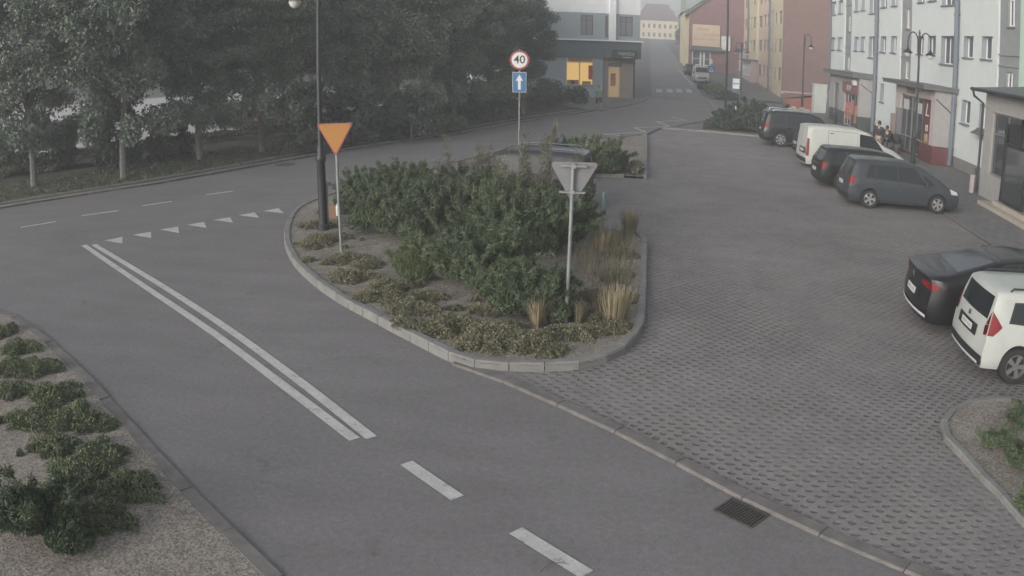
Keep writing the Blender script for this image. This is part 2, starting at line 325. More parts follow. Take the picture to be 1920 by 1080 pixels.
CP=[(-6.4,27.45),(-6.4,18.8),(-1.2,18.8),(-.6,12),(-.5,10.9),(-2.1,10.28),(-.33,8.95),(1.0,7.66),(1.6,7.1),(2.9,6.0),(6,3.4),(14,-3.2),(14,0),(9.9,0),(9.9,43.7),(5.9,43.7),(.86,44.9),(.1,41)]
sheet('car_park',CP,.03,LATT,0.0)
sheet('pavement',[(9.9,-8),(40,-8),(40,86),(5.6,86),(5.4,70),(5,58),(3.9,52),(.95,45.1),(5.9,43.85),(9.9,43.85)],.05,PAVE,0.0)
kerb('kerb',[(.05,41.1),(.85,45.0),(5.9,43.8),(9.8,43.8)],.12,0,.13)
kerb('kerb',[(9.9,43.6),(9.9,-2)],.08,0,.07,m=CONC2)
kerb('kerb',[(.95,45.1),(3.9,52),(5,58),(5.4,70),(5.5,84)],.15,0,.1,side=-1)
fl=smooth_path([(-2.6,10.5),(-2.1,10.25),(-.33,8.88),(1.0,7.6),(1.55,7.05),(2.9,5.95),(6,3.35),(14,-3.2)],5)
kerb('flush_kerb',fl,.17,0,.045,side=1,m=CONC2,bev=.012)
# island 1 (big bed), island 2, left bed, right bed
isl=[at(*p,z=.0) for p in [(600,378),(560,395),(540,420),(533,455),(545,490),(570,520),(620,560),(700,605),(800,658),(870,690),(950,700),(1050,700),(1120,690),(1180,660),(1208,620)]]
isl=smooth_path(isl,4)+[(.14,14),(.14,16),(.14,18.2),(.02,18.75),(-.35,19.0)]
isl=smooth_path(isl,1)
back=[(-2,19.0),(-6.3,19.0),(-6.3,27.3),(-7.5,27.3),(-8.7,25.2)]
sheet('planting_bed',isl+back,.13,GRAV)
kerb('kerb',isl+[(-2,19.0),(-6.3,19.0),(-6.3,27.3)],.13,0,.16,side=1,stone=.5)
kerb('kerb',[(-6.3,27.4),(-7.5,27.4),(-8.7,25.2),isl[0]],.13,0,.16,side=1)
i2=[(.1,27.4),(.1,40.9),(-2.6,37.6),(-5.9,32.6),(-7.5,27.4)]
sheet('planting_bed',i2,.11,GRAV); kerb('kerb',i2+[i2[0]],.12,0,.16,side=1)
lb=[at(*p) for p in [(-60,570),(14,594),(87,647),(159,719),(212,781),(308,892),(385,974),(462,1051),(520,1110)]]
sheet('planting_bed',[(-13,-2)]+[(-22,6)]+lb+[(-1,3),(-1,-2)],.024,GRAV)
kerb('flush_kerb',lb,.16,0,.03,side=1,m=CONC2,bev=.01)
rb=[at(*p) for p in [(1960,757),(1905,757),(1850,755),(1800,765),(1768,785),(1760,810),(1770,835),(1800,865),(1830,900),(1870,940),(1905,980),(1960,1040)]]
rb=smooth_path(rb,3); rb2=rb+[(5.9,3.9),(9.6,3.9),(9.6,9.3)]
sheet('planting_bed',rb2,.07,GRAV); kerb('kerb',rb,.1,0,.11,side=1,stone=.5)
# far side of the road: park, its pavement edge, corner pavement, plaza
fk=[(-60,-4),(-40,8)]+[at(*p) for p in [(0,392),(150,368),(300,345),(430,322),(550,300),(700,274),(840,255),(1000,226)]]+[(-3.6,55.2)]
sheet('park_ground',[(-120,-4)]+fk+[(-7,61),(-18,62),(-22.8,41.2),(-35,31.5),(-120,-20)],.06,SOIL,0.0)
kerb('kerb',fk,.14,0,.1,side=1)
kerb('footpath_edge',[(p[0]-.75,p[1]+.45) for p in fk[2:]],.35,0,.075,side=1,m=PAVE)
cs=smooth_path([(-3.6,55.2),(-2.6,58),(-1.2,62.5),(-.3,67),(.1,72),(.2,77)],3)
sheet('pavement',cs+[(-9,77),(-18,70),(-18,62.1),(-7,61.1)],.07,PAVE,0.0); kerb('kerb',cs,.14,0,.1)
sheet('plaza',[(-35,31.7),(-22.6,41.4),(-18,62.3),(-18,95),(-160,95),(-160,-20),(-100,-10)],.02,PLAZA)
kerb('kerb',[(-45,24),(-35,31.6),(-22.7,41.3)],.25,0,.16,m=mat('pale_stone',(.6,.58,.52),.8))
# ------------------------------------------------------------------ road markings
def mark(name,pts,z=.011,m=PAINT):
    b=MB(); b.add([(p[0],p[1],z+tz(p[1])) for p in pts],[tuple(range(len(pts)))]); return struct(b.build(name,m))
def strip(name,path,wd,z=.011):
    P=[Vector(p).to_2d() for p in path]; b=MB(); L=[];Rr=[]
    for i,p in enumerate(P):
        t=(P[min(i+1,len(P)-1)]-P[max(i-1,0)]).normalized(); n=Vector((-t.y,t.x))*wd/2; L.append(p+n); Rr.append(p-n)
    for i in range(len(P)-1): b.add([(q.x,q.y,z+tz(q.y)) for q in (L[i],L[i+1],Rr[i+1],Rr[i])],[(0,1,2,3)])
    return struct(b.build(name,PAINT))
strip('double_line',smooth_path([at(*p) for p in [(157,460),(270,537),(400,625),(540,730),(665,825)]],5),.15)
strip('double_line',smooth_path([at(*p) for p in [(176,459),(300,534),(430,619),(570,722),(697,822)]],5),.15)
def dash(a,c,wd): strip('lane_dash',[at(*a),at(*c)],wd)
dash((762,869),(858,935),.165); dash((967,996),(1100,1078),.17)
for a,c in [((39,427),(105,416)),((153,405),(222,395.5)),((267,386.5),(323,378)),((387,365.5),(436,359))]: dash(a,c,.15)
for tip,u,l in [((660,309),(775,287),(775,328)),((840,274),(955,254),(958,294)),((1013,240),(1128,222),(1134,262)),((1183,210),(1293,192),(1306,229)),((1350,179),(1455,162),(1476,196)),((1508,149),(1612,131),(1640,166)),((1665,122),(1762,104),(1798,137))]:
    mark('give_way_triangle',[at(x/3.375,360+y/3.375) for x,y in (tip,l,u)])
zz=[at(*p) for p in [(1178,256),(1131,252),(1210.7,248),(1189,239.6),(1256.4,237.2),(1231,228.3),(1286.5,225.9),(1258.8,219.6)]]
for a,c in zip(zz[:-1],zz[1:]): strip('bus_bay_zigzag',[a,c],.14)
for px in (1236,1256,1273.5,1291.5):
    p=at(px,170.5); mark('crossing_stripe',[(p[0]-.3,p[1]-2.2),(p[0]+.3,p[1]-2.2),(p[0]+.3,p[1]+2.2),(p[0]-.3,p[1]+2.2)],z=.02)
strip('edge_line',[at(1273,131),at(1298,160)],.16,z=.02)
# ------------------------------------------------------------------ foliage generator
def leaf_arrays(centres,radii,n,size,aspect,rng,up=0.0,flat=.8,surface=.6):
    """n small faces spread round clump centres; returns vertex array (n*4,3)"""
    k=rng.integers(0,len(centres),n); c=np.array(centres)[k]; r=np.array(radii)[k]
    d=rng.normal(size=(n,3)); d/=np.linalg.norm(d,axis=1)[:,None]
    rr=rng.random(n)**(surface*.5+.1); p=c+d*(r*rr[:,None])*np.array([1,1,flat])
    a=rng.normal(size=(n,3))+d*.6; a[:,2]+=up; a/=np.linalg.norm(a,axis=1)[:,None]
    q=rng.normal(size=(n,3)); q-=a*(q*a).sum(1)[:,None]; q/=np.linalg.norm(q,axis=1)[:,None]
    s=size*(.6+.8*rng.random(n))[:,None]; a=a*s*aspect*.5; q=q*s*.5
    return np.stack([p-a,p+q*.9-a*.1,p+a,p-q*.9-a*.1],1).reshape(-1,3)
def leaf_object(name,V,m,parent=None,loc=None):
    n=len(V)//4; me=bpy.data.meshes.new(name); me.vertices.add(len(V)); me.vertices.foreach_set('co',V.astype(np.float32).ravel())
    me.loops.add(4*n); me.loops.foreach_set('vertex_index',np.arange(4*n,dtype=np.int32)); me.polygons.add(n)
    me.polygons.foreach_set('loop_start',np.arange(0,4*n,4,dtype=np.int32)); me.update(calc_edges=True); me.materials.append(m)
    o=bpy.data.objects.new(name,me); COL.objects.link(o)
    if parent: o.parent=parent
    if loc: o.location=loc
    return o
def make_tree(seed,rx,z0,z1,trunk_r,n,size=.16,leaf=None,trunk_m=WASH,droop=True,bend=0):
    rng=np.random.default_rng(seed); root=empty('tree',(0,0,0))
    hz=(z1-z0)/2; cz=(z0+z1)/2; C=[];Rd=[];b=MB(); fork=z0+.1*hz
    b.tube([(0,0,0),(bend*.3,.05,z0*.5),(bend,0,fork),(bend*1.1,0,cz+hz*.4)],[trunk_r*1.15,trunk_r,trunk_r*.85,trunk_r*.3],8)
    for i in range(95):
        u=rng.normal(size=3); u/=np.linalg.norm(u); q=.45+.5*rng.random(); px=u*np.array([rx,rx,hz])*q; px[2]+=cz
        if px[2]<z0+.3: px[2]=z0+.3+rng.random()*.6
        C.append(px); Rd.append(list(rx*(.19+.2*rng.random(3))*np.array([1,1,.8])))
        if i%6==0:
            m_=px*.55; m_[2]=fork+(px[2]-fork)*.6; b.tube([(bend*.8,0,fork+.3*rng.random()*hz),tuple(m_),tuple(px)],[trunk_r*.4,trunk_r*.22,.02],5)
    if droop:
        for i in range(16):
            a=rng.random()*6.28; q=.5+.5*rng.random(); C.append(np.array([math.cos(a)*rx*q,math.sin(a)*rx*q,z0+.15-.45*rng.random()])); Rd.append([.5,.5,.75])
    V=leaf_arrays(C,Rd,n,size,1.6,rng,up=-.4,surface=1.0)
    b.build('trunk',[trunk_m],root,smooth=True); leaf_object('crown',V,leaf or LEAF,root); return root
def bush_mesh(seed,rx,ry,h,n,size=.08,aspect=2.2,up=.8,m=JUN,sprays=0,base=.0,spiky=.25):
    rng=np.random.default_rng(seed); C=[];Rd=[]
    k=max(6,int(rx*ry*14))
    for i in range(k):
        a=rng.random()*6.283; q=math.sqrt(rng.random())*.8; hh=h*(1-q*q*.6)*(.5+.45*rng.random()); C.append([math.cos(a)*rx*q,math.sin(a)*ry*q,hh*.6+base]); Rd.append([rx*.3,ry*.3,hh*.42])
    V=[leaf_arrays(C,Rd,n,size,aspect,rng,up=up,flat=1,surface=.4)]
    for i in range(sprays):
        a=rng.random()*6.283; el=.5+.75*rng.random(); L=h*(.7+.5*rng.random()); s=np.array([math.cos(a)*rx*.25*rng.random(),math.sin(a)*ry*.25*rng.random(),h*.2]); dirv=np.array([math.cos(a)*math.cos(el)*rx/h,math.sin(a)*math.cos(el)*ry/h,math.sin(el)]); 
        t=rng.random(30)[:,None]**.8; pts=s+dirv*L*t; pts[:,2]-=.15*h*(t[:,0]**2)*math.cos(el)
        V.append(leaf_arrays(list(pts),[[.035+spiky*.2*rx]*3]*30,30*11,size*.9,aspect*1.3,rng,up=.3))
    return np.concatenate(V)
def bush(name,px,rx,ry,h,n,label,cat='shrub',m=JUN,seed=0,z=.12,group=None,stem=True,**kw):
    x,y=px if isinstance(px,tuple) and len(px)==2 and abs(px[0])<60 else at(*px,z=z)
    r=empty(name,(x,y,z+tz(y)),0,label,cat,group)
    leaf_object('foliage',bush_mesh(seed,rx,ry,h,n,m=m,**kw),m,r)
    if stem:
        b=MB(); rn=random.Random(seed)
        for i in range(4):
            a=rn.random()*6.28; b.tube([(0,0,-.03),(math.cos(a)*rx*.15,math.sin(a)*ry*.15,h*.3),(math.cos(a)*rx*.4,math.sin(a)*ry*.4,h*.6)],[.03,.022,.008],5)
        b.build('stem',BARK,r)
    return r
# ------------------------------------------------------------------ vegetation in the park
protos=[make_tree(1,3.1,2.15,10.5,.15,72000,.088),make_tree(2,2.9,2.2,10,.14,68000,.088,bend=.2),make_tree(3,2.5,2.0,9,.13,52000,.088),make_tree(4,3.3,3.1,11.5,.2,36000,.13,droop=False,trunk_m=BARK)]
used=[False]*4
def put_tree(k,loc,rz,sc,label,group):
    r=protos[k] if not used[k] else copy_tree(protos[k]); used[k]=True
    r.location=(loc[0],loc[1],.05); r.rotation_euler=(0,0,rz); r.scale=(sc,)*3; tag(r,label,'tree',group); return r
T=[((65,350),0,.2,1.0,'pale trunked lime tree at the left edge of the photo beside the road'),
   ((232,335),1,1.1,1.0,'pale trunked lime tree in front of the rounded dark conifer'),
   ((376,300),2,2.0,1.05,'lime tree with a short pinkish lit trunk right of the dark rounded conifer'),
   ((492,285),0,3.3,.95,'lime tree between the pink trunked tree and the left lamp post'),
   ((640,262),1,4.1,.95,'lime tree growing behind the orange triangle sign'),
   ((745,250),2,5.2,1.05,'lime tree right behind the orange sign, left of the clipped dark yew'),
   ((850,236),1,.7,.9,'lime tree rising behind the clipped light hedge beside the road'),
   ((916,226),2,1.9,1.0,'slim trunked lime tree just left of the speed limit sign'),
   ((982,214),2,3.0,.9,'last lime tree of the row, next to the corner shop')]
for p,k,rz,sc,l in T: put_tree(k,at(*p,z=.05),rz,sc,l,'lime trees along the far side of the road')
TB=[((-36,24),3,.3,1.0,'large dark tree partly cut by the left picture edge'),((-37,50),3,1.3,.9,'dark tree beyond the plaza kerb, behind the first lime tree'),((-27,58),3,2.2,.95,'dark tree on the plaza side behind the second lime tree'),
    ((-19,42),3,3.2,.9,'tall dark tree behind the pink trunked lime tree'),((-17.5,47),3,4.3,1.0,'dark tree further back behind the left lamp post'),((-14.5,44),3,5.0,.9,'dark tree in the second row behind the orange sign'),
    ((-12.8,52),3,.9,1.0,'dark tree of the second row above the clipped yew'),((-11.5,60),3,1.6,.85,'dark tree beside the left end of the corner shop'),((-15.5,58),3,2.6,1.1,'tall dark tree deepest in the park')]
for p,k,rz,sc,l in TB: put_tree(k,p,rz,sc,l,'dark trees deeper in the park')
rng=np.random.default_rng(77); C=[];Rd=[]
for i in range(150):
    x=-95+rng.random()*85; y=86+rng.random()*10+max(0,-x-40)*.1; C.append([x,y,1+rng.random()*11]); Rd.append([3.2,3.2,2.2])
tag(leaf_object('far_wood',leaf_arrays(C,Rd,16000,.75,1.4,rng),CONI),'dark mass of far trees closing the view behind the park','wood',kind='stuff')
def cone_bush(name,loc,r_,h,label,m,seed,n=6000,group=None,top=.75):
    rng=np.random.default_rng(seed); C=[];Rd=[]
    for i in range(60):
        t=rng.random(); rr=r_*math.sqrt(max(0,1-(t/1.02)**(2.2 if top>.5 else 1.2)))*.75; a=rng.random()*6.28; C.append([math.cos(a)*rr,math.sin(a)*rr,.15+h*t*.92]); Rd.append([r_*.33,r_*.33,h*.1])
    root=empty(name,(loc[0],loc[1],.05),0,label,'conifer' if 'conifer' in label or 'yew' in label else 'bush',group)
    leaf_object('foliage',leaf_arrays(C,Rd,n,.1,1.8,rng,up=.6),m,root); b=MB(); b.tube([(0,0,0),(0,0,h*.6)],[.08,.03],6); b.build('stem',BARK,root); return root
cone_bush('conifer',at(222,312,z=.05),1.15,2.9,'rounded dark conifer standing behind the second lime trunk',CONI,11)
cone_bush('conifer',at(580,285,z=.05),1.3,3.1,'tall dark conifer left of the orange sign',CONI,12,top=.3)
cone_bush('conifer',at(660,272,z=.05),1.4,2.6,'broad dark conifer right behind the orange sign',CONI,13)
cone_bush('bush',at(318,296,z=.05),1.1,1.8,'round green bush between the two plaza gaps',HEDG,14)
cone_bush('bush',at(95,318,z=.05),1.5,1.9,'low dark bush behind the leftmost lime trunk',HEDG,15)
cone_bush('bush',at(15,330,z=.05),1.6,2.0,'dark bush at the left picture edge behind the road',HEDG,16)
cone_bush('conifer',at(772,262,z=.05),1.5,2.4,'dark conifer left of the light hedge',CONI,17)
def hedge(name,a,c,wd,h,label,m,seed,n,cat='hedge'):
    a=Vector(a);c=Vector(c); L=(c-a).length; rng=np.random.default_rng(seed); C=[];Rd=[]
    for i in range(int(L*4)+4):
        p=a.lerp(c,rng.random()); C.append([p.x-a.x,p.y-a.y,h*(.3+.4*rng.random())]); Rd.append([wd*.6,wd*.6,h*.36])
    root=empty(name,(a.x,a.y,.05),0,label,cat); leaf_object('foliage',leaf_arrays(C,Rd,n,.11,1.4,rng),m,root)
    return root
hedge('hedge',(-33.5,27),(-27.5,31.5),1.1,.6,'low dark hedge in front of the pale plaza, far left',HEDG,21,6000)
hedge('hedge',(-27,31.5),(-20,37.5),1.1,.55,'low hedge below the two pale plaza gaps',HEDG,22,6500)
hedge('hedge',(-19.5,36.5),(-15,40.5),1.1,1.2,'dark hedge behind the pink trunked tree',HEDG,23,5000)
hedge('hedge',(-14.3,38.5),(-9.8,45),1.2,1.5,'dark hedge right of the orange sign along the park',CONI,24,6000)
hedge('hedge',at(880,232,z=.05),at(945,222,z=.05),1.4,2.6,'tall clipped dark yew block left of the speed limit sign',CONI,25,7000)
hedge('hedge',at(800,258,z=.05),at(860,249,z=.05),.9,1.1,'small light green clipped hedge at the road edge',LIGHTG,26,2500)
hedge('hedge',(-8.2,57.5),(-4.6,60.5),1.0,1.5,'dark hedge under the lit shop window',HEDG,27,4500)
hedge('hedge',(-9.5,50),(-6,57),1.2,1.3,'hedge at the road edge right of the speed limit sign',HEDG,28,4500)
# low brick garden wall seen behind the trees
g_=MB().box(-3.2,3.2,-.15,.15,0,1.5).box(-3.3,3.3,-.2,.2,1.5,1.58); o=g_.build('garden_wall',mat('garden_brick',(.3,.19,.16),.9,.15,6)); o.location=(-21,44,.02); o.rotation_euler=(0,0,.6); tag(o,'low reddish brick wall behind the park trees','wall')
# thin grass and litter on park ground
rng=np.random.default_rng(5); pts=[]
for i in range(700):
    t=rng.random(); k=rng.integers(2,len(fk)-1); a=Vector(fk[k]).lerp(Vector(fk[k-1]),t); q=1.2+rng.random()*5; pts.append([a.x-q*.75,a.y+q*.6,.08])
tag(leaf_object('verge_grass',leaf_arrays(pts,[[.5,.5,.05]]*len(pts),6000,.06,2.2,rng,up=1),HEDG),'thin grass and ivy under the lime trees','grass',kind='stuff')
# ------------------------------------------------------------------ island vegetation
JB=[((735,440),1.3,1.0,1.35,'green juniper right of the orange sign post',JUN),((690,400),1.2,1.0,1.2,'juniper behind the orange sign post nearest the lamp',JUN),
    ((835,455),1.3,1.0,1.45,'juniper in the middle left of the big bed, beside the short stake',JUN),((905,535),1.3,.9,1.2,'dark juniper in the centre of the big bed front',JUN),
    ((990,592),1.0,.8,.9,'juniper nearest the camera, left of the grey sign post',JUN),((960,470),1.4,1.1,1.6,'tall juniper hiding the dark car',JUN),
    ((1050,470),1.15,1.0,1.4,'juniper behind the grey triangle sign',JUN),((760,395),1.3,1.0,1.35,'juniper at the back left of the big bed',JUN),((880,410),1.4,.9,1.35,'juniper at the back of the big bed in front of the dark car',JUN)]
for i,(p,rx,ry,h,l,m) in enumerate(JB):
    bush('juniper',p,rx*.85,ry*.8,h*.86,15000,l,'shrub',m=m,seed=30+i,group='junipers in the big bed',size=.019,aspect=6,sprays=120,spiky=.07)
bush('broom_shrub',(790,520),.6,.5,.75,9000,'light green feathery shrub at the front left of the junipers',m=LIGHTG,seed=45,size=.018,aspect=9,up=2,sprays=10)
bush('twiggy_shrub',(1010,440),1.1,.6,1.9,6000,'sparse brownish twiggy shrub above the junipers left of the grey sign',m=TWIGG,seed=46,size=.014,aspect=12,up=2,sprays=16,spiky=.5)
bush('twiggy_shrub',(870,412),1.2,.6,1.95,5000,'sparse leafy twigs standing above the back junipers',m=TWIGG,seed=47,size=.014,aspect=12,up=2,sprays=12,spiky=.5)
bush('juniper',(1085,322),1.5,1.2,1.15,26000,'wide dark juniper in the small bed behind the grey sign',seed=48,size=.03,aspect=5,sprays=34)
bush('juniper',(1140,318),.8,1.2,1.0,14000,'dark juniper at the right of the small bed',seed=49,size=.03,aspect=5,sprays=14)
bush('bare_shrub',(1030,325),.4,.4,1.5,250,'small pale bare shrub at the left of the small bed',m=TWIGG,seed=50,size=.02,aspect=12,up=2,sprays=9)
bush('heather',(1185,318),.5,1.4,.42,2600,'low brownish cover plant in the right corner of the small bed','plant',m=COVER,seed=51,size=.05)
def inside(p,poly):
    c=False
    for i in range(len(poly)):
        (x0,y0),(x1,y1)=poly[i-1][:2],poly[i][:2]
        if (y0>p[1])!=(y1>p[1]) and p[0]<(x1-x0)*(p[1]-y0)/(y1-y0)+x0: c=not c
    return c
def mounds(name,lst,m,label,seed,z,poly):
    rng=np.random.default_rng(seed); V=[]
    lst=lst+[(a[0]+rng.normal()*a[2]*.9,a[1]+abs(rng.normal())*a[2]*.12-4,a[2]*(.12+.28*rng.random())) for a in lst for _ in range(3)]
    for (px,py,wpx) in lst:
        x,y=at(px,py,z=z); d=math.hypot(x,y); r=wpx*.66/FPX*math.hypot(d,H-z)
        if not all(inside((x+dx*(r+.08),y+dy*(r+.08)),poly) for dx,dy in ((1,0),(-1,0),(0,1),(0,-1))):
            if wpx<45: continue
            r*=.8
        h=.07+.17*r
        n=int(4200*r*r/.25)+300; k=rng.normal(size=(n,3)); k/=np.linalg.norm(k,axis=1)[:,None]; k[:,2]=abs(k[:,2]); rr=(.7+.3*rng.random(n))[:,None]
        an=np.arctan2(k[:,1],k[:,0]); wob=1+(.16*np.sin(an*3+px)+.13*np.sin(an*5+py)+.1*np.sin(an*9+px*2))[:,None]; P=k*rr*np.array([r,r*.8,h])*wob; P+=np.array([x,y,z])
        a=k+rng.normal(size=(n,3))*.7; a/=np.linalg.norm(a,axis=1)[:,None]; q=rng.normal(size=(n,3)); q-=a*(q*a).sum(1)[:,None]; q/=np.linalg.norm(q,axis=1)[:,None]
        a*=.02; q*=.01; V.append(np.stack([P-a,P+q,P+a,P-q],1).reshape(-1,3))
    return tag(leaf_object(name,np.concatenate(V),m),label,'ground cover',kind='stuff')
mounds('ground_cover',[(590,425,50),(615,450,60),(655,490,70),(590,462,55),(660,522,75),(620,400,40),(730,540,70),(720,560,90),(775,582,85),(800,560,60),(850,612,90),(815,620,80),(910,585,60),(940,625,90),(900,645,80),(985,645,110),(930,650,80),(1015,655,80),(1080,628,80),(1150,620,75),(1120,600,60),(690,500,50),(760,610,60),(1150,520,60),(1165,560,50),(1130,560,70),(1160,480,60)],COVER,'low mats of olive cover plants round the big bed edge',61,.12,isl+back)
mounds('ground_cover',[(10,622,60),(38,655,70),(75,692,75),(15,695,80),(105,742,90),(25,735,70),(140,790,110),(60,790,90),(105,840,80),(190,852,90),(150,890,110),(200,800,50),(240,920,110),(190,975,110),(110,925,80),(260,905,60)],COVERG,'low green cushions on the gravel of the left bed',62,.03,[(-13,-2),(-22,6)]+lb+[(-1,3),(-1,-2)])
bush('shrub',(18,890),.55,.6,  .75,16000,'dark upright shrub cut by the left edge in the left bed',m=HEDG,seed=63,z=.03,size=.02,aspect=3.5,up=1.2,sprays=14)
bush('shrub',(85,1010),.8,.6,  .72,34000,'large dark green shrub in the bottom left corner',m=JUN,seed=64,z=.03,size=.02,aspect=3.5,up=.8,sprays=18)
bush('shrub',(-30,1030),.6,.6,  .7,16000,'shrub in the very corner beside the large dark green one',m=JUN,seed=65,z=.03,size=.02,aspect=3.5,up=.8,sprays=8)
bush('shrub',(1868,835),.42,.3,.24,26000,'low juniper mat inside the curved kerb, bottom right',m=JUN,seed=66,z=.06,size=.011,aspect=4,up=.4,sprays=12)
bush('shrub',(1915,870),.4,.3,.22,22000,'second low juniper mat at the right picture edge',m=JUN,seed=67,z=.06,size=.013,aspect=4,up=.4,sprays=10)
bush('shrub',(1925,790),.35,.4,.3,10000,'low shrub at the right edge behind the curved kerb',m=JUN,seed=68,z=.06,size=.013,aspect=4,up=.4,sprays=8)
bush('shrub',(1925,955),.2,.3,.2,2500,'small juniper sprig low at the right picture edge',m=JUN,seed=69,z=.06,size=.03,up=.4,sprays=6)
def grass_tuft(px,label,h,n,seed,m=GRASS,sp=.18):
    rng=np.random.default_rng(seed); x,y=at(*px,z=.12); V=[]
    a=rng.random(n)*6.283; lean=rng.random(n)*.45; L=h*(.6+.5*rng.random(n)); base=np.stack([np.cos(a)*sp*.5*rng.random(n),np.sin(a)*sp*.5*rng.random(n),np.zeros(n)],1)
    d=np.stack([np.cos(a)*np.sin(lean),np.sin(a)*np.sin(lean),np.cos(lean)],1)*L[:,None]; s=np.stack([-np.sin(a),np.cos(a),np.zeros(n)],1)*.006
    V=np.stack([base-s,base+s,base+d+s*.4,base+d-s*.4],1).reshape(-1,3)
    o=leaf_object('grass_tuft',V,m,loc=(x,y,.12)); return tag(o,label,'grass tuft','dry ornamental grasses')
grass_tuft((1008,615),'dry straw coloured grass tuft left of the grey sign post',.5,260,71)
grass_tuft((1150,600),'wide dry grass tuft near the front right corner of the big bed',.55,380,72,sp=.5)
grass_tuft((1180,442),'yellowish grass tuft at the back right corner of the big bed',.6,320,73,sp=.35)
grass_tuft((1130,470),'faded grass tuft behind the grey sign on its right',.5,300,74,sp=.6)
grass_tuft((1085,605),'small reddish grass tuft at the foot of the grey sign post',.35,160,75)
rng=np.random.default_rng(91); n=6500
xx=-.15-np.abs(rng.normal(size=n))*.75; yy=12.6+rng.random(n)*6.0; keep=(np.sin(yy*2.3+xx*3)+rng.random(n)*1.6>.3)&(xx>-2.2); xx=xx[keep]; yy=yy[keep]; n=len(xx)
a=rng.random(n)*6.283; lean=rng.random(n)*.9; L=.1+.3*rng.random(n)**2; base=np.stack([xx,yy,np.full(n,.12)],1); d=np.stack([np.cos(a)*np.sin(lean),np.sin(a)*np.sin(lean),np.cos(lean)],1)*L[:,None]; q=np.stack([-np.sin(a),np.cos(a),np.zeros(n)],1)*.004
tag(leaf_object('dry_grass',np.stack([base-q,base+q,base+d+q*.3,base+d-q*.3],1).reshape(-1,3),foliage('faded_grass',(.13,.12,.085),(.26,.235,.17))),'thin faded dry grass along the right edge of the big bed','dry grass',kind='stuff')
# bed by the bus stop, far bushes
bush('hedge_bush',(5.0,47.0),1.6,1.8,1.25,7000,'dark evergreen at the left end of the bed by the bus stop',m=CONI,seed=81,z=.05,size=.1,sprays=14)
bush('hedge_bush',(7.2,46.6),1.9,1.8,1.35,8000,'dark evergreen in the middle of the bed behind the black off-roader',m=CONI,seed=82,z=.05,size=.1,sprays=14)
bush('hedge_bush',(6.9,54),1.7,1.8,1.3,6000,'dark evergreen under the bus stop sign',m=CONI,seed=83,z=.05,size=.1,sprays=14)
bush('hydrangea',(8.9,47.2),.9,.8,1.25,2500,'green bush with cream flower heads behind the black off-roader',m=LIGHTG,seed=84,z=.05,size=.1)
rr=bpy.data.objects['hydrangea']; b=MB()
V=[];rng=np.random.default_rng(9)
for i,(x,y,z_) in enumerate([(-.75,-.3,1.05),(-.45,-.1,1.35),(-.1,-.4,1.3),(.25,0,1.45),(.55,-.2,1.4),(.8,.1,1.3),(-.2,.3,1.45)]): V.append(leaf_arrays([[x,y,z_]],[[.2,.2,.15]],260,.06,1.2,rng))
for q in V: leaf_object('flower_head',q,BLOOM,rr)
sheet('planting_bed',[(3.2,45.6),(9.6,45.0),(9.8,48.6),(8.8,57.5),(5.6,57.5),(3.6,50.5)],.09,SOIL,.0)
bush('bush',(6.9,82),1.1,1.4,1.5,3500,'light green bush in front of the white van at the crossing',m=LIGHTG,seed=85,z=.05,size=.12)
bush('bush',(7.6,75.5),1.3,1.3,1.0,3000,'dark low bush beside the crossing, right of the light one',m=CONI,seed=86,z=.05,size=.12)
bush('bush',(6.2,88),.8,.9,1.2,2200,'green bush at the kerb just before the white van',m=LIGHTG,seed=87,z=.05,size=.12)
# ------------------------------------------------------------------ buildings
def frame_M(x,y,rz,z=0): return Matrix.Translation((x,y,z))@Matrix.Rotation(rz,4,'Z')
def wall_mb(b,L,z0,z1,ops,depth=.28,x0=0,y=0,mi=0,M=None,back=True,rmi=None):
    """wall in the local xz plane facing -y, with real openings and reveals"""
    xs=sorted({x0,x0+L}|{v for o in ops for v in o[:2]}); zs=sorted({z0,z1}|{v for o in ops for v in o[2:4]})
    xs=[v for v in xs if x0<=v<=x0+L]; zs=[v for v in zs if z0<=v<=z1]
    T=(lambda p:M@Vector(p)) if M else (lambda p:p)
    for a,c in zip(xs[:-1],xs[1:]):
        for e,f in zip(zs[:-1],zs[1:]):
            mx,mz=(a+c)/2,(e+f)/2
            if any(o[0]<mx<o[1] and o[2]<mz<o[3] for o in ops): continue
            b.add([T((a,y,e)),T((c,y,e)),T((c,y,f)),T((a,y,f))],[(0,1,2,3)],mi)
    for o in ops:
        a,c,e,f=o[:4]
        for q in (((a,e),(a,f)),((a,f),(c,f)),((c,f),(c,e)),((c,e),(a,e))):
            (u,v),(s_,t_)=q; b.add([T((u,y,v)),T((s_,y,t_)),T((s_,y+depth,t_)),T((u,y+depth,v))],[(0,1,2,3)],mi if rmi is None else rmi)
SILL=mat('grey_sill',(.16,.16,.17),.6)
def window(parent,a,c,e,f,depth=.2,mull=1,frame=FRAME,glass=GLASS,sill=True,trans=0,name='window',fw=.07,y=0):
    b=MB(); y0=y+depth-.04; y1=y+depth+.03
    b.box(a,c,y0,y1,e,e+fw).box(a,c,y0,y1,f-fw,f).box(a,a+fw,y0,y1,e+fw,f-fw).box(c-fw,c,y0,y1,e+fw,f-fw)
    for k in range(mull): x=a+(c-a)*(k+1)/(mull+1); b.box(x-fw*.55,x+fw*.55,y0+.004,y1-.004,e+fw,f-fw)
    if trans: b.box(a+fw,c-fw,y0+.006,y1-.006,trans-.03,trans+.03)
    w_=b.build(name,frame,parent)
    g=MB().box(a+.01,c-.01,y+depth,y+depth+.015,e+.01,f-.01).build('pane',glass,w_)
    if sill: MB().box(a-.05,c+.05,y-.09,y+depth-.05,e-.075,e-.003).build('sill',SILL,w_)
    return w_
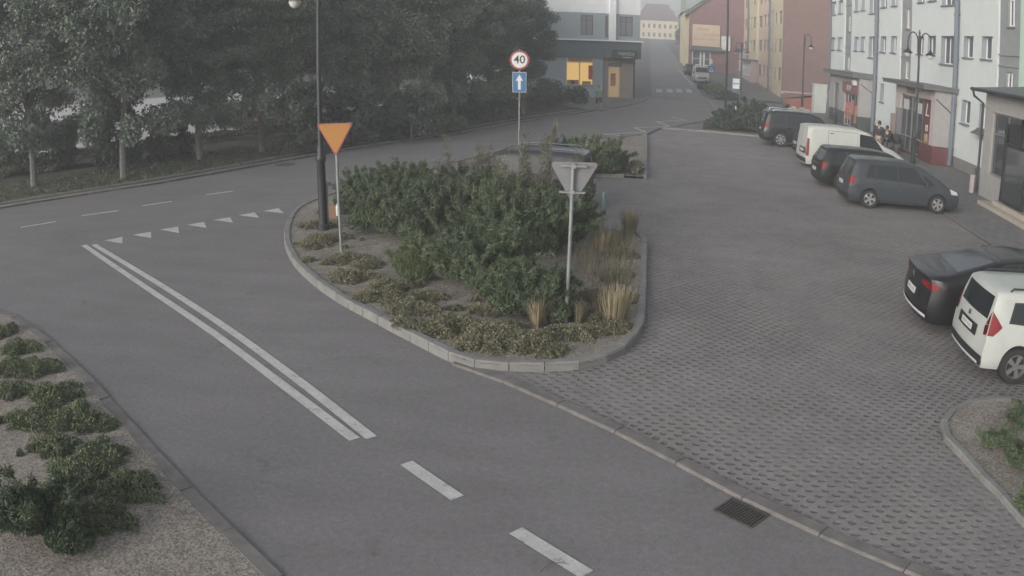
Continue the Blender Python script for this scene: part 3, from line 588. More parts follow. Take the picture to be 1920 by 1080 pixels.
WP=ground_mat('white_render',[(0.35,(.54,.575,.57),(.585,.62,.615),.3,.7,1),(2.5,(.96,.96,.96),(1.02,1.02,1.02),.3,.7,1)],.9,((50,.08),))[0]
GP=mat('grey_render',(.23,.245,.25),.9,.06,2); PLN=mat('plinth_render',(.2,.19,.185),.9,.1,2); GREENP=mat('mint_render',(.42,.55,.46),.9,.04,2)
ROOF=mat('sheet_roof',(.12,.125,.13),.6,.1,3); PIPE=mat('rain_pipe',(.13,.155,.185),.5)
def dval(px,py,n=15.4):
    v=ray(px,py); t=n/v.x; return v.y*t
# white apartment block: facade on n=15.4 facing the street, local x runs towards the camera
D0=67.2; L0=D0-16
wb=empty('apartment_building',(15.4,D0,0),-math.pi/2,'long white rendered apartment block with grey stair strips on the right','building')
F1=(5.05,6.5); F1s=(5.47,6.5); F2=(8.1,9.55); F2s=(8.42,9.5); F3=(11.2,12.6)
xs=lambda p,q,y: (D0-dval(p,y),D0-dval(q,y))
small=[(1559,1566),(1571,1579),(1601.7,1609.7),(1614,1622),(1651,1661.5),(1670.5,1681),(1719.8,1731.8),(1739.6,1754.6),(1807,1825.5),(1841,1861)]
big=[(1629,1643.5),(1764.5,1792)]
ops=[];wins=[]
for p,q in small:
    a,c=xs(p,q,80)
    if c-a<.75: c=a+.75
    for z in (F1s,F2s,(11.4,12.5)): wins.append((a,c,*z,1 if c-a>.95 else 0))
for p,q in big:
    a,c=xs(p,q,80)
    for z in (F1,F2,F3): wins.append((a,c,*z,2))
for (p,q,y,z) in [(1802.5,1819,210,(2.3,3.42)),(1836,1856,215,(2.3,3.42)),(1650.5,1658,170,(2.2,3.4)),(1556.5,1563,150,(2.2,3.4))]:
    a,c=xs(p,q,y); wins.append((a,max(c,a+.8),*z,1))
extra=[(x,x+1.0,z0,z1,1) for x in (D0-26.5,D0-23) for z0,z1 in (F1s,F2s,(11.4,12.5))]
wins+=extra
strips=[]
for (p,q) in [(1583.6,1596.4),(1688.5,1709.5),(1871.5,1913)]: strips.append(xs(p,q,60))
stw=[]
for (a,c) in strips:
    m_=(a+c)/2+.05; wdt=.36
    for z in ((3.95,5.0),(6.95,8.15),(10.0,11.2)): stw.append((m_-wdt,m_+wdt,*z,1))
allo=[w_[:4] for w_ in wins]
b=MB(); H1=13.6
segs=[(-.0,strips[0][0])]+[(strips[i][1],strips[i+1][0]) for i in range(2)]+[(strips[2][1],strips[2][1]+.001)]
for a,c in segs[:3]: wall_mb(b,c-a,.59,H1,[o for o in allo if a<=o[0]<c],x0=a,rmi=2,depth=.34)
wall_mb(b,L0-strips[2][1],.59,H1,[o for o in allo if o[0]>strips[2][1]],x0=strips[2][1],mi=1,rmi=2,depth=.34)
for a,c in strips: b.add([(a,0,.59),(a,.1,.59),(a,.1,H1),(a,0,H1)],[(0,1,2,3)]); b.add([(c,0,.59),(c,.1,.59),(c,.1,H1),(c,0,H1)],[(0,1,2,3)])
b.add([(0,0,0),(0,11,0),(0,11,H1),(0,0,H1)],[(0,1,2,3)]); b.add([(L0,0,0),(L0,11,0),(L0,11,H1),(L0,0,H1)],[(0,1,2,3)],1); b.add([(0,11,0),(L0,11,0),(L0,11,H1),(0,11,H1)],[(0,1,2,3)])
b.build('wall',[WP,GREENP,mat('reveal_paint_shade',(.25,.275,.31),.85,.05,3)],wb)  # reveals: own paint and recess shade, both put into one darker grey-blue
for a,c in strips:
    b=MB(); wall_mb(b,c-a,.59,H1,[o[:4] for o in stw if a<o[0]<c],x0=a,y=.1,depth=.2)
    for z in (5.25,5.72,9.0): b.box(a,c,.04,.1-.002,z-.03,z+.03)
    b.build('stair_strip',GP,wb)
b=MB(); cel=[(x,x+.45,.14,.46) for x in (D0-35.1,D0-33.4,D0-47.2,D0-49.5,D0-63,D0-65.4)]
wall_mb(b,L0,-.1,.588,cel,y=-.03 if False else .03,depth=.15); b.build('plinth',PLN,wb)
for o in cel: MB().box(o[0],o[1],.14,.15,o[2],o[3]).build('cellar_window',BLACK,wb)
for (a,c,e,f,m_) in wins: window(wb,a,c,e,f,mull=m_,depth=.3,fw=.055)
for (a,c,e,f,m_) in stw: window(wb,a,c,e,f,mull=m_,depth=.14,y=.1,sill=True)
b=MB().box(-.4,L0+.4,-.5,11.4,H1,H1+.3); b.build('roof',ROOF,wb)
def downpipe(parent,x,z0,z1,r=.06,y=-.11,name='downpipe'):
    b=MB(); b.tube([(x,y,z0),(x,y,z1)],r,10)
    for z in np.arange(z0+.8,z1,2.2): b.tube([(x,y,z),(x,y,z+.06)],r*1.35,10); b.box(x-.02,x+.02,y,-.003,z,z+.05)
    return b.build(name,PIPE,parent,smooth=True)
downpipe(wb,D0-dval(1800,60),.1,13.5,.13,y=-.19); downpipe(wb,D0-dval(1648,60),.1,13.5,.13,y=-.19); downpipe(wb,.15,.2,13.5,.07)
b=MB(); a=D0-dval(1846,250); b.prism([(-.5,0),(-.02,0),(-.02,.28)],a-.7,a+.7,axis='x',M=Matrix.Translation((0,0,2.05))@Matrix.Scale(1,4)); b.build('awning',ROOF,wb)
# shop annexes in front of the white block
BEI=mat('beige_render',(.3,.29,.285),.9,.06,3); BEI2=mat('pink_beige_render',(.43,.37,.36),.9,.05,3); DRED=mat('dark_red_paint',(.125,.038,.038),.7,.1,4); DGRN=mat('dark_green_paint',(.05,.065,.06),.7)
SHOPG=mat('shop_glass',(.045,.05,.055),.07,spec=.8); ORNG=mat('orange_red_sign',(.2,.095,.085),.6); WARM=mat('shop_posters',(.45,.16,.12),.6,.3,3)
def annexe(x1,d1,L,n1,h,label,zpl,plm):
    """x1: street side n of the front; d1: end nearest the camera; local x runs away... towards camera"""
    r=empty('shop_annexe',(n1,d1+L,.05),-math.pi/2,label,'shop'); return r
# annexe 1 (far)
a1=annexe(0,52.9,8.9,14.2,3.55,'small flat roofed shop with dark green base and orange red sign','','')
L1=8.9; dep=1.18
b=MB(); o1=[(1.3,2.9,.5,2.9),(4.6,8.5,.05,3.1)]
wall_mb(b,L1,.95,3.5,[(o[0],o[1],max(o[2],.95),o[3]) for o in o1],depth=.2); b.add([(L1,0,.95),(L1,dep,.95),(L1,dep,3.5),(L1,0,3.5)],[(0,1,2,3)]); b.add([(0,0,0),(0,dep,0),(0,dep,3.5),(0,0,3.5)],[(0,1,2,3)])
b.build('wall',BEI,a1)
b=MB(); wall_mb(b,L1,-.06,.948,[(o[0],o[1],o[2],.948) for o in o1],depth=.2,y=-.003); b.add([(L1+.003,0,-.06),(L1+.003,dep,-.06),(L1+.003,dep,.948),(L1+.003,0,.948)],[(0,1,2,3)]); b.build('plinth',DGRN,a1)
window(a1,1.3,2.9,.5,2.9,depth=.15,mull=1,frame=SILL,glass=SHOPG,sill=False,name='shop_window')
window(a1,4.6,6.4,.05,3.1,depth=.15,mull=1,frame=BEI2,glass=SHOPG,sill=False,name='shop_window',trans=2.3); window(a1,6.44,8.5,.05,3.1,depth=.15,mull=1,frame=SILL,glass=SHOPG,sill=False,name='door',trans=2.3)
MB().box(4.4,8.7,-.09,-.01,2.35,3.15).build('sign_board',ORNG,a1)
for q in ((4.9,6.2,.1,.13,.5,1.7),(6.7,7.2,.1,.13,.9,1.9),(7.5,8.1,.1,.13,.4,1.6)): MB().box(*q).build('poster',WARM,a1)
text_mesh('lettering','SKLEP',.5,WHITE,Matrix.Translation((6.4,-.1,2.72))@Matrix.Rotation(math.pi/2,4,'X'),a1)
b=MB(); b.box(-.2,L1+.15,-.55,dep-.01,3.5,3.78).box(-.25,L1+.2,-.6,dep-.012,3.782,3.84); b.build('roof',ROOF,a1)
MB().box(8.2,8.6,-.35,-.1,3.0,3.32).build('wall_lamp',WHITE,a1)
b=MB(); b.tube([(L1+.02,.1,3.1),(L1+.02,1.1,2.5)],.025,6); b.build('cable',BLACK,a1)
# annexe 2 (middle) 
L2=6.7; a2=annexe(0,37.85,L2,14.2,3.6,'flat roofed shop with dark red base and glazed entrance, middle of the white block','','')
b=MB(); o2=[(.9,5.6,.12,3.05),(-.0,.0,0,0)][:1]
wall_mb(b,L2,.9,3.62,[(.9,6.1,.9,3.1)],depth=.2,mi=0); b.add([(L2,0,.9),(L2,dep,.9),(L2,dep,3.62),(L2,0,3.62)],[(0,1,2,3)],1); b.add([(0,0,0),(0,dep,0),(0,dep,3.62),(0,0,3.62)],[(0,1,2,3)],1)
b.build('wall',[BEI2,BEI],a2)
b=MB(); wall_mb(b,L2,-.06,.898,[(.9,4.6,.1,.898)],depth=.2,y=-.004); b.add([(L2+.004,0,-.06),(L2+.004,dep,-.06),(L2+.004,dep,.898),(L2+.004,0,.898)],[(0,1,2,3)]); b.build('plinth',DRED,a2)
window(a2,.9,2.7,.1,3.1,depth=.17,mull=1,frame=SILL,glass=SHOPG,sill=False,name='shop_window',trans=2.4)
window(a2,2.74,4.6,.1,3.1,depth=.17,mull=1,frame=SILL,glass=SHOPG,sill=False,name='door',trans=2.4)
MB().box(4.64,6.1,.12,.16,.9,3.1).build('red_panel',DRED,a2)
for q in ((1.2,2.1,.13,.16,2.3,2.85),(3.2,3.8,.13,.16,2.25,2.8),(3.95,4.3,.13,.16,2.25,2.8)): MB().box(*q).build('notice',mat('paper_notice',(.45,.45,.43),.7),a2)
b=MB(); b.box(5.2,5.5,.09,.118,1.75,1.8).box(5.2,5.5,.09,.118,1.5,1.55).box(5.2,5.25,.09,.118,1.55,1.75).box(5.45,5.5,.09,.118,1.55,1.75); b.build('notice',WHITE,a2)
MB().box(5.15,5.6,.09,.118,.95,1.35).build('notice',mat('ad_yellow',(.4,.34,.2),.6,.4,9),a2)
M_=Matrix.Translation((5.35,.085,2.5))@Matrix.Rotation(math.pi/2,4,'X')
b=MB(); b.prism([(-.22,-.25),(-.1,-.25),(.06,.38),(-.02,.38)],0,.02,M=M_).prism([(-.1,-.25),(.3,-.25),(.3,-.17),(-.08,-.17)],.001,.019,M=M_); b.build('emblem',WHITE,a2)
MB().box(2.1,3.5,-.03,-.004,3.2,3.5).build('sign_board',SILL,a2)
MB().box(.7,1.0,-.16,.1,.0,2.3).build('door_leaf',SILL,a2)
b=MB(); b.box(-.3,L2+.25,-.75,dep-.01,3.62,3.78).box(-.35,L2+.3,-.8,dep-.012,3.782,3.85); b.build('roof',ROOF,a2)
b=MB(); b.tube([(L2+.02,.05,3.2),(L2+.02,1.12,2.45)],.025,6); b.build('cable',BLACK,a2)
MB().box(-.0,.55,-.25,.02,.0,1.9).build('brick_pier',mat('pier_brick',(.26,.2,.19),.9,.2,7),a2)
# annexe 3 (near right)
L3=16.0; n3=13.35; dp3=15.4-n3
a3=empty('shop_annexe',(n3,29.6,.05),-math.pi/2,'beige shop with large display window and steps at the right picture edge','shop')
b=MB(); o3=[(.75,3.4,.95,3.3),(3.4,5.2,.35,3.3)]
wall_mb(b,L3,-.06,4.0,o3,depth=.15); b.add([(0,0,-.06),(0,dp3,-.06),(0,dp3,4.0),(0,0,4.0)],[(0,1,2,3)]); b.build('wall',BEI,a3)
window(a3,.75,3.4,.95,3.3,depth=.14,mull=1,frame=SILL,glass=SHOPG,sill=False,name='shop_window',trans=2.5)
b=MB(); b.box(3.3,3.42,-.55,.1,.35,3.1).box(3.3,3.42,-.62,-.5,.35,2.95).box(3.42,5.2,-.6,-.52,.35,.45).box(3.42,5.2,-.6,-.52,2.3,2.42).box(5.1,5.2,-.6,-.52,.45,2.3); b.build('door_frame',BLACK,a3)
MB().box(3.43,5.09,-.57,-.55,.46,2.29).build('door',SHOPG,a3)
b=MB(); b.box(2.2,9,-1.0,-.005,-.06,.14).box(2.9,9,-.7,-.006,.14,.3); b.build('steps',mat('sandstone_step',(.36,.32,.27),.9,.1,5),a3)
text_mesh('lettering','ZDROWIE',.42,mat('sign_letter_grey',(.12,.12,.12),.6),Matrix.Translation((5.1,-.02,3.62))@Matrix.Rotation(math.pi/2,4,'X'),a3)
b=MB(); b.box(-.35,L3,-.45,dp3-.01,4.0,4.1).prism([(-.5,4.105),(dp3-.02,4.105),(dp3-.02,4.45)],-.4,L3,axis='x'); b.build('roof',ROOF,a3)
b=MB(); b.tube([(-.4,-.52,4.06),(L3,-.52,4.06)],.07,8).tube([(-.25,-.5,4.0),(-.25,-.45,3.8),(-.1,-.08,3.55),(-.1,-.08,.1)],.055,8); b.build('gutter',IRON,a3,smooth=True)
MB().box(-.35,-.22,-.3,-.15,-.05,.7).build('bollard',BEI2,a3)
# cream and salmon terrace
CRE=mat('cream_render',(.52,.45,.32),.9,.05,2); SAL=mat('salmon_render',(.53,.41,.33),.9,.05,2); BRN=mat('red_brown_render',(.21,.135,.125),.92,.08,1.2); PNK=mat('mauve_pink_render',(.42,.33,.32),.9,.05,2); REDB=mat('brick_red_render',(.2,.115,.115),.9,.08,1)
cb=empty('apartment_building',(14.15,128,0),-math.pi/2,'cream and salmon apartment terrace with red brown end wall','building')
LC=128-85.0; zc0=-.1; HC=14.5
cw=[]
def cd_(px,y=60): return 128-dval(px,y,14.15)
fl_rows=[(1.9,3.3),(4.95,6.4),(8.0,9.45),(11.0,12.4)]
cols=[(1452.5,1456),(1460,1466),(1423,1429),(1432,1436),(1437.5,1442),(1410.5,1413),(1415,1420),(1392.5,1397.5),(1399.5,1404),(1368.5,1372),(1374,1376.5)]
segC=[(cd_(1468),cd_(1449),CRE),(cd_(1449),cd_(1422),SAL),(cd_(1422),cd_(1408.5),CRE),(cd_(1408.5),cd_(1388),SAL),(cd_(1388),0,PNK)]
mats=[CRE,SAL,CRE,SAL,PNK]; b=MB()
prev=LC
bounds=[LC,cd_(1449),cd_(1422.5),cd_(1408.5),cd_(1388),0]
for p,q in cols:
    c,a=cd_(p),cd_(q); a,c=min(a,c),max(a,c)
    for k,z in enumerate(fl_rows):
        if k==0 and p<1420: continue
        cw.append((a,c,*z))
for i in range(5):
    hi,lo=bounds[i],bounds[i+1]; off=[0,.0,-.25,-.25,-.5][i]
    wall_mb(b,hi-lo,zc0,HC,[o for o in cw if lo<(o[0]+o[1])/2<hi],x0=lo,y=off,mi=i,depth=.2)
    b.add([(lo,off,zc0),(lo,off+.6,zc0),(lo,off+.6,HC),(lo,off,HC)],[(0,1,2,3)],i)
    b.add([(hi,off,zc0),(hi,off+.6,zc0),(hi,off+.6,HC),(hi,off,HC)],[(0,1,2,3)],i)
b.build('wall',mats,cb)
b=MB(); b.add([(LC+.001,.0,.9),(LC+.001,12,.9),(LC+.001,12,HC),(LC+.001,0,HC)],[(0,1,2,3)]); b.add([(LC+.06,-.05,-.1),(LC+.06,12,-.1),(LC+.06,12,.6),(LC+.06,-.05,.6)],[(0,1,2,3)]); b.build('end_wall',BRN,cb)
MB().box(LC-.01,LC+.1,-.06,12,.6,.9).build('ledge',BEI2,cb)
for o in cw:
    off=0
    for i in range(5):
        if bounds[i+1]<(o[0]+o[1])/2<bounds[i]: off=[0,.0,-.25,-.25,-.5][i]
    window(cb,*o,depth=.16,mull=1,frame=SILL,sill=False,y=off,fw=.06)
for px in (1450,1408.5,1383): downpipe(cb,cd_(px),.0,HC,.12,y=-.45)
b=MB().box(-.3,LC+.3,-.9,12,HC,HC+.4); b.build('roof',ROOF,cb)
# projecting shop fronts of the terrace
for nm,px0,px1,zt,lab in (('shop_annexe',1419,1403,3.6,'glazed shop front with dark canopy, nearest of the cream terrace'),('shop_annexe',1402,1388,5.0,'white framed shop front in the middle of the cream terrace'),('shop_annexe',1387,1366,5.4,'white glazed shop front at the far end of the cream terrace')):
    da,db_=dval(px1,130,14),dval(px0,130,14); zg=tz((da+db_)/2)+.05; r=empty(nm,(13.2,da,zg),-math.pi/2,lab,'shop'); L=da-db_
    b=MB(); wall_mb(b,L,-.3,zt-zg,[(.3,L-.3,.6,zt-zg-.5)],depth=.12); b.add([(L,0,-.3),(L,.9,-.3),(L,.9,zt-zg),(L,0,zt-zg)],[(0,1,2,3)]); b.build('wall',BEI if px0<1415 else PNK,r)
    window(r,.3,L-.3,.6,zt-zg-.5,depth=.1,mull=max(3,int(L/1.3)),sill=False,trans=(zt-zg)*.6,fw=.12,name='shop_window',glass=SHOPG)
    b=MB().box(-.2,L+.2,-.5,.93,zt-zg,zt-zg+.2); b.build('roof',ROOF,r)
# low red structure and white cabinet at the end wall
o=MB().prism([(0,0),(2.9,0),(2.9,1.2),(0,.75)],-.9,.9,axis='y').box(-.05,2.95,-.95,.95,1.2,1.26).build('low_wall',mat('ramp_red',(.3,.12,.1),.9,.15,4)); o.location=(12.3,71.5,.05); tag(o,'low brick red ramp wall under the red brown end wall','wall')
o=MB().box(0,1.15,-.4,.4,0,2.35).box(-.05,1.2,-.45,.45,2.35,2.42).box(.57,.585,-.41,-.4,.1,2.3).build('switch_cabinet',mat('cabinet_white',(.5,.52,.5),.6,.05,3)); o.location=(14.1,67.9,.05); tag(o,'tall pale electrical cabinet between the white block and the red brown wall','cabinet')
# red gabled building with billboard
zr=tz(118); rbx=at(1290,131)[0]
rd=empty('gabled_building',(5.9,118,zr),0,'red gable building with beige billboard above white windows','building')
b=MB(); W_=10.5
wall_mb(b,W_,-.5,8.6,[(.5,1.75,1.0,3.1),(1.75,2.25,.8,3.1),(2.25,3.2,1.0,3.1)],depth=.2); b.add([(0,0,8.6),(W_,0,8.6),(W_,0,9.6),(W_/2,0,12.6),(0,0,8.85)],[(0,1,2,3,4)]); b.add([(0,0,-.5),(0,12,-.5),(0,12,8.6),(0,0,8.6)],[(0,1,2,3)],1)
b.build('wall',[REDB,CRE],rd)
for (a,c,e) in ((.5,1.75,1.0),(1.75,2.25,.8),(2.25,3.2,1.0)): window(rd,a,c,e,3.1,depth=.1,mull=0,sill=False,fw=.13,trans=2.0 if a!=1.75 else 2.4)
b=MB(); b.add([(-.5,-.3,8.4),(W_/2,-.3,12.7),(W_/2,12,12.7),(-.5,12,8.4)],[(0,1,2,3)]); b.add([(-.5,-.3,8.25),(W_/2,-.3,12.5),(W_/2,12,12.5),(-.5,12,8.25)],[(0,1,2,3)]); b.add([(-.5,-.3,8.4),(W_/2,-.3,12.7),(W_/2,-.3,12.5),(-.5,-.3,8.25)],[(0,1,2,3)]); b.build('roof',ROOF,rd)
BB=mat('billboard_beige',(.5,.4,.3),.8,.05,1)
MB().box(.5,4.5,-.15,-.02,3.85,7.0).build('billboard',BB,rd)
MT=Matrix.Rotation(math.pi/2,4,'X'); BT=mat('billboard_text',(.3,.2,.14),.8)
for tx,x,z,sz in (('MIEJSKIE',2.0,6.3,.5),('CENTRUM',3.2,5.55,.5),('KULTURY I SPORTU',2.5,4.85,.4)): text_mesh('lettering',tx,sz,BT,Matrix.Translation((x,-.16,z))@MT,rd)
MB().box(.2,4.7,-.9,-.02,3.2,3.75).build('canopy',mat('canopy_slate',(.1,.12,.13),.7),rd)
MB().box(4.7,6.0,-.4,-.02,3.4,5.5).build('sign_board',mat('white_sign_board',(.55,.57,.58),.6,.15,2),rd)
# buildings further up the street on the right and at the end
def simple_house(name,x,y,w_,dp,h,m,roofm,rh,label,rows_=None,cols_=0,rz=0,win=(.7,1.3),ridge='x'):
    z=tz(y); r=empty(name,(x,y,z),rz,label,'building'); b=MB(); ops_=[]
    if rows_:
        for zz_ in rows_:
            for k in range(cols_):
                cx=w_*(k+.5)/cols_; ops_.append((cx-win[0]/2,cx+win[0]/2,zz_,zz_+win[1]))
    wall_mb(b,w_,-1,h,ops_,depth=.15); b.add([(w_,0,-1),(w_,dp,-1),(w_,dp,h),(w_,0,h)],[(0,1,2,3)]); b.add([(0,0,-1),(0,dp,-1),(0,dp,h),(0,0,h)],[(0,1,2,3)]); b.add([(0,dp,-1),(w_,dp,-1),(w_,dp,h),(0,dp,h)],[(0,1,2,3)]); b.build('wall',m,r)
    for o in ops_: window(r,*o,depth=.1,mull=0,frame=SILL,sill=False,fw=.1)
    e=.35; b=MB(); b.add([(-e,-e,h),(w_+e,-e,h),(w_+e,dp+e,h),(-e,dp+e,h),(dp*.35 if rh else 0,dp/2,h+rh),(w_-dp*.35 if rh else w_,dp/2,h+rh)],[(0,1,5,4),(1,2,5),(2,3,4,5),(3,0,4),(0,3,2,1)] if rh else [(0,1,2,3)]); b.build('roof',roofm,r); return r
simple_house('house',-4.5,296,15.5,11,6.8,mat('far_cream',(.62,.56,.42),.9),mat('far_roof',(.16,.12,.125),.8,.1,2),6.4,'far cream house with dark hipped roof closing the street',rows_=(.8,4.0),cols_=8,win=(.85,1.5))
simple_house('town_house',6.9,150,9,25,14,mat('far_grey_green',(.27,.31,.3),.9,.08,.5),ROOF,0,'tall grey green house beyond the red gable building')
simple_house('town_house',5.7,131,9,14,8.8,mat('far_yellow',(.52,.44,.31),.9),ROOF,3,'narrow yellowish house front just behind the red gable building')
simple_house('town_house',9.2,190,9,25,10,mat('far_olive',(.3,.31,.24),.9),mat('far_roof',(.16,.12,.125)),3,'olive house far up the street')
for k,(x,y,h_,lab) in enumerate([(8.3,215,5.5,'small dark street tree in front of the far cream house'),(7.5,330,13,'far tree behind the roof of the cream house'),(3,335,11.5,'far tree left of the roof chimney'),(12,262,11,'tall dark tree far up the street on the right')]):
    r=copy_tree(protos[2]); r.location=(x,y,tz(y)); r.scale=(h_/9*.8,h_/9*.8,h_/9); tag(r,lab,'tree')
# corner shop building on the left
cor=empty('corner_building',(-14.0,64.6,.07),R(23),'grey and white corner building with lit shop window and dark fascia','building')
LBm=mat('slate_blue_render',(.29,.33,.36),.9,.05,1); LBw=mat('pale_render',(.72,.73,.75),.9,.04,1); LBg=mat('fascia_grey',(.1,.125,.14),.8,.08,1); LBb=mat('warm_beige_render',(.3,.25,.23),.9,.06,1)
def cx_(px,py=100):      # local x on the front plane
    v=ray(px,py); o_=Vector((-14.0,64.6)); a=Vector((math.cos(R(23)),math.sin(R(23)))); n=Vector((-a.y,a.x)); t=o_.dot(n)/(Vector((v.x,v.y)).dot(n)); return (Vector((v.x,v.y))*t-o_).dot(a)
LB_=cx_(1193); z1=5.0; HB=12.5
ow=[(cx_(1062),cx_(1113),1.05,3.45)]; xs_=cx_(1131)
b=MB()
wall_mb(b,xs_,-.2,4.0,ow,depth=.2,mi=0); wall_mb(b,LB_-xs_,-.2,4.0,[(cx_(1143.5),cx_(1168),-.02,2.75)],x0=xs_,y=.35,depth=.25,mi=2)
b.add([(xs_,0,-.2),(xs_,.35,-.2),(xs_,.35,4.0),(xs_,0,4.0)],[(0,1,2,3)],2); b.add([(LB_,.35,-.2),(LB_,12,-.2),(LB_,12,4.9),(LB_,.35,4.9)],[(0,1,2,3)],2)
up=[(cx_(1088),cx_(1111.5),5.35,7.05),(cx_(1161.5),cx_(1186),5.35,7.05),(cx_(1134),cx_(1139.5),5.2,7.05),(cx_(1088),cx_(1111.5),8.7,10.4),(cx_(1163),cx_(1197)-.2,8.7,10.4)]
LU=cx_(1199.5)
wall_mb(b,LU,4.98,7.25,[u for u in up if u[3]<7.2],mi=0,depth=.15); wall_mb(b,LU,7.25,HB,[u for u in up if u[3]>7.2],y=-.03,mi=1,depth=.2)
b.add([(LU,0,4.98),(LU,12,4.98),(LU,12,HB),(LU,0,HB)],[(0,1,2,3)],1); b.add([(0,0,-.2),(0,12,-.2),(0,12,HB),(0,0,HB)],[(0,1,2,3)],1)
b.build('wall',[LBm,LBw,LBb],cor)
MB().box(0,LU+.1,-.1,.4,3.4,4.86).box(LU-3.3,LU+.1,.401,3,4.2,4.86).build('fascia',LBg,cor)
MB().box(-.1,LU+.2,-.3,.3,4.86,4.98).build('cornice',LBw,cor)
MB().box(cx_(1141),cx_(1152),-.3,-.002,4.98,HB).build('pilaster',mat('white_pilaster',(.75,.76,.77),.9),cor)
for u in up: window(cor,*u,depth=.12,mull=1 if u[1]-u[0]>.5 else 0,frame=mat('brown_frame',(.13,.11,.11),.6),sill=False,trans=u[3]-.45,glass=mat('curtained_glass',(.22,.22,.24),.2))
u=ow[0]; wn=window(cor,*u,depth=.1,mull=1,frame=mat('lit_frame',(.5,.38,.24),.6),glass=mat('lit_window_glow',(.6,.38,.13),.5,emit=.34,var=0),sill=True,name='shop_window',trans=3.0)
for q in ((u[0]+.1,u[0]+1.1,.02,.05,1.12,1.5),(u[1]-.95,u[1]-.2,.02,.05,1.12,1.4),(u[0]+.1,u[1]-.1,.02,.05,3.05,3.4)): MB().box(*q).build('poster',mat('tan_poster',(.3,.2,.11),.7,.2,3),cor)
MB().box(u[1]-.42,u[1]-.08,.021,.049,1.55,2.75).build('poster',mat('red_poster',(.4,.06,.04),.6),cor)
o=MB().lathe([(0,0),(.16,0),(.16,.02),(0,.02)],16,M=Matrix.Translation((u[0]+.6,.0,1.31))@Matrix.Rotation(math.pi/2,4,'X')); o.build('emblem',BLACK,cor)
dx=(cx_(1143.5),cx_(1168)); d_=window(cor,dx[0],dx[1],-.02,2.75,depth=.2,mull=0,frame=mat('door_cream',(.55,.43,.27),.6),glass=mat('lit_door',(.5,.36,.2),.5,emit=.12),sill=False,name='door',y=.35,fw=.12)
MB().box(dx[0]+.3,dx[0]+.75,.5,.54,1.0,2.1).build('poster',WARM,cor)
MB().box(dx[0]-.05,dx[1]+.05,.3,.349,2.76,3.0).build('door_hood',ROOF,cor)
MB().box(dx[0]-.2,dx[1]+.3,-.35,.33,-.1,.02).build('steps',CONC,cor)
MB().box(cx_(1149),cx_(1191),-.55,-.101,3.35,4.15).build('sign_board',mat('sign_dark',(.035,.04,.05),.6),cor)
text_mesh('lettering','TABOZUJ',.36,mat('sign_cream_letters',(.55,.52,.45),.6),Matrix.Translation((cx_(1169),-.56,3.82))@MT,cor)
MB().box(cx_(1163),cx_(1179),-.565,-.552,3.5,3.55).build('sign_line',mat('sign_cream_letters',(.5,.5,.5)),cor)
MB().box(-.5,LU+.5,-.5,12.5,HB,HB+.3).build('roof',ROOF,cor)
b=MB(); b.tube([(LB_-.2,-.1,0),(LB_-.2,-.1,3.4)],.07,8); b.build('post',IRON,cor)
# ------------------------------------------------------------------ street lamps
def lamp(px,arms,zt,label,base_h=1.35,rot=0,zarm=None,basez=.05):
    x,y=at(*px,z=basez); r=empty('street_lamp',(x,y,basez),rot,label,'street lamp'); za=zarm or zt-1.25
    b=MB(); b.lathe([(.0,0),(.15,0),(.15,.12),(.115,.16),(.105,.5),(.11,.9),(.1,base_h-.1),(.125,base_h-.05),(.125,base_h+.02),(.085,base_h+.12),(.065,base_h+.35),(.05,zt-.35),(.04,zt-.1),(.012,zt)],14); b.build('pole',IRON,r,smooth=True)
    for zz_ in (0,.9): MB().tube([(0,0,za+zz_),(0,0,za+zz_+.05)],.065,10).build('collar',IRON,r)
    for s in arms:
        P=[(s*.05,0,za-.1),(s*.07,0,za+.5)]+[(s*(.07+.25*(1-math.cos(t))),0,za+.5+.45*math.sin(t)) for t in np.linspace(.3,math.pi,9)]+[(s*.57,0,za+.2)]
        a_m=MB().tube(P,.032,8).build('arm',IRON,r,smooth=True)
        bm_=MB().lathe([(.02,.25),(.04,.18),(.07,.1),(.13,.03),(.26,-.06),(.27,-.08),(.1,-.05),(0,-.04)],18,M=Matrix.Translation((s*.57,0,za+.0))).build('lamp_shade',IRON,r,smooth=True)
        g=MB().lathe([(.15,-.06),(.15,-.14),(.11,-.22),(.04,-.27),(0,-.28)],16,M=Matrix.Translation((s*.57,0,za))).build('bulb_glass',LAMPG,r,smooth=True)
    return r
lamp((1711,307),(-1,1),6.45,'black ornate street lamp with two curved arms before the white block',rot=R(-24),zarm=5.35)
lamp((1503,212),(1,),6.4,'black street lamp with one curved arm in front of the red brown wall',rot=R(-10),zarm=5.5)
lamp((607,431),(-1,),6.9,'black street lamp on the left corner of the big planting bed',rot=R(12),zarm=5.65,base_h=1.75,basez=.12)
lamp((1388,184),(-1,1),5.6,'small black street lamp just behind the bus stop sign',rot=R(-10),zarm=4.6)
x,y=at(1360,205); o=MB().lathe([(0,0),(.11,0),(.1,1),(.085,5),(.07,9.5),(0,9.5)],12).build('tall_pole',IRON,smooth=True); o.location=(x,y,.05); tag(o,'tall plain dark pole beside the bus stop','pole')
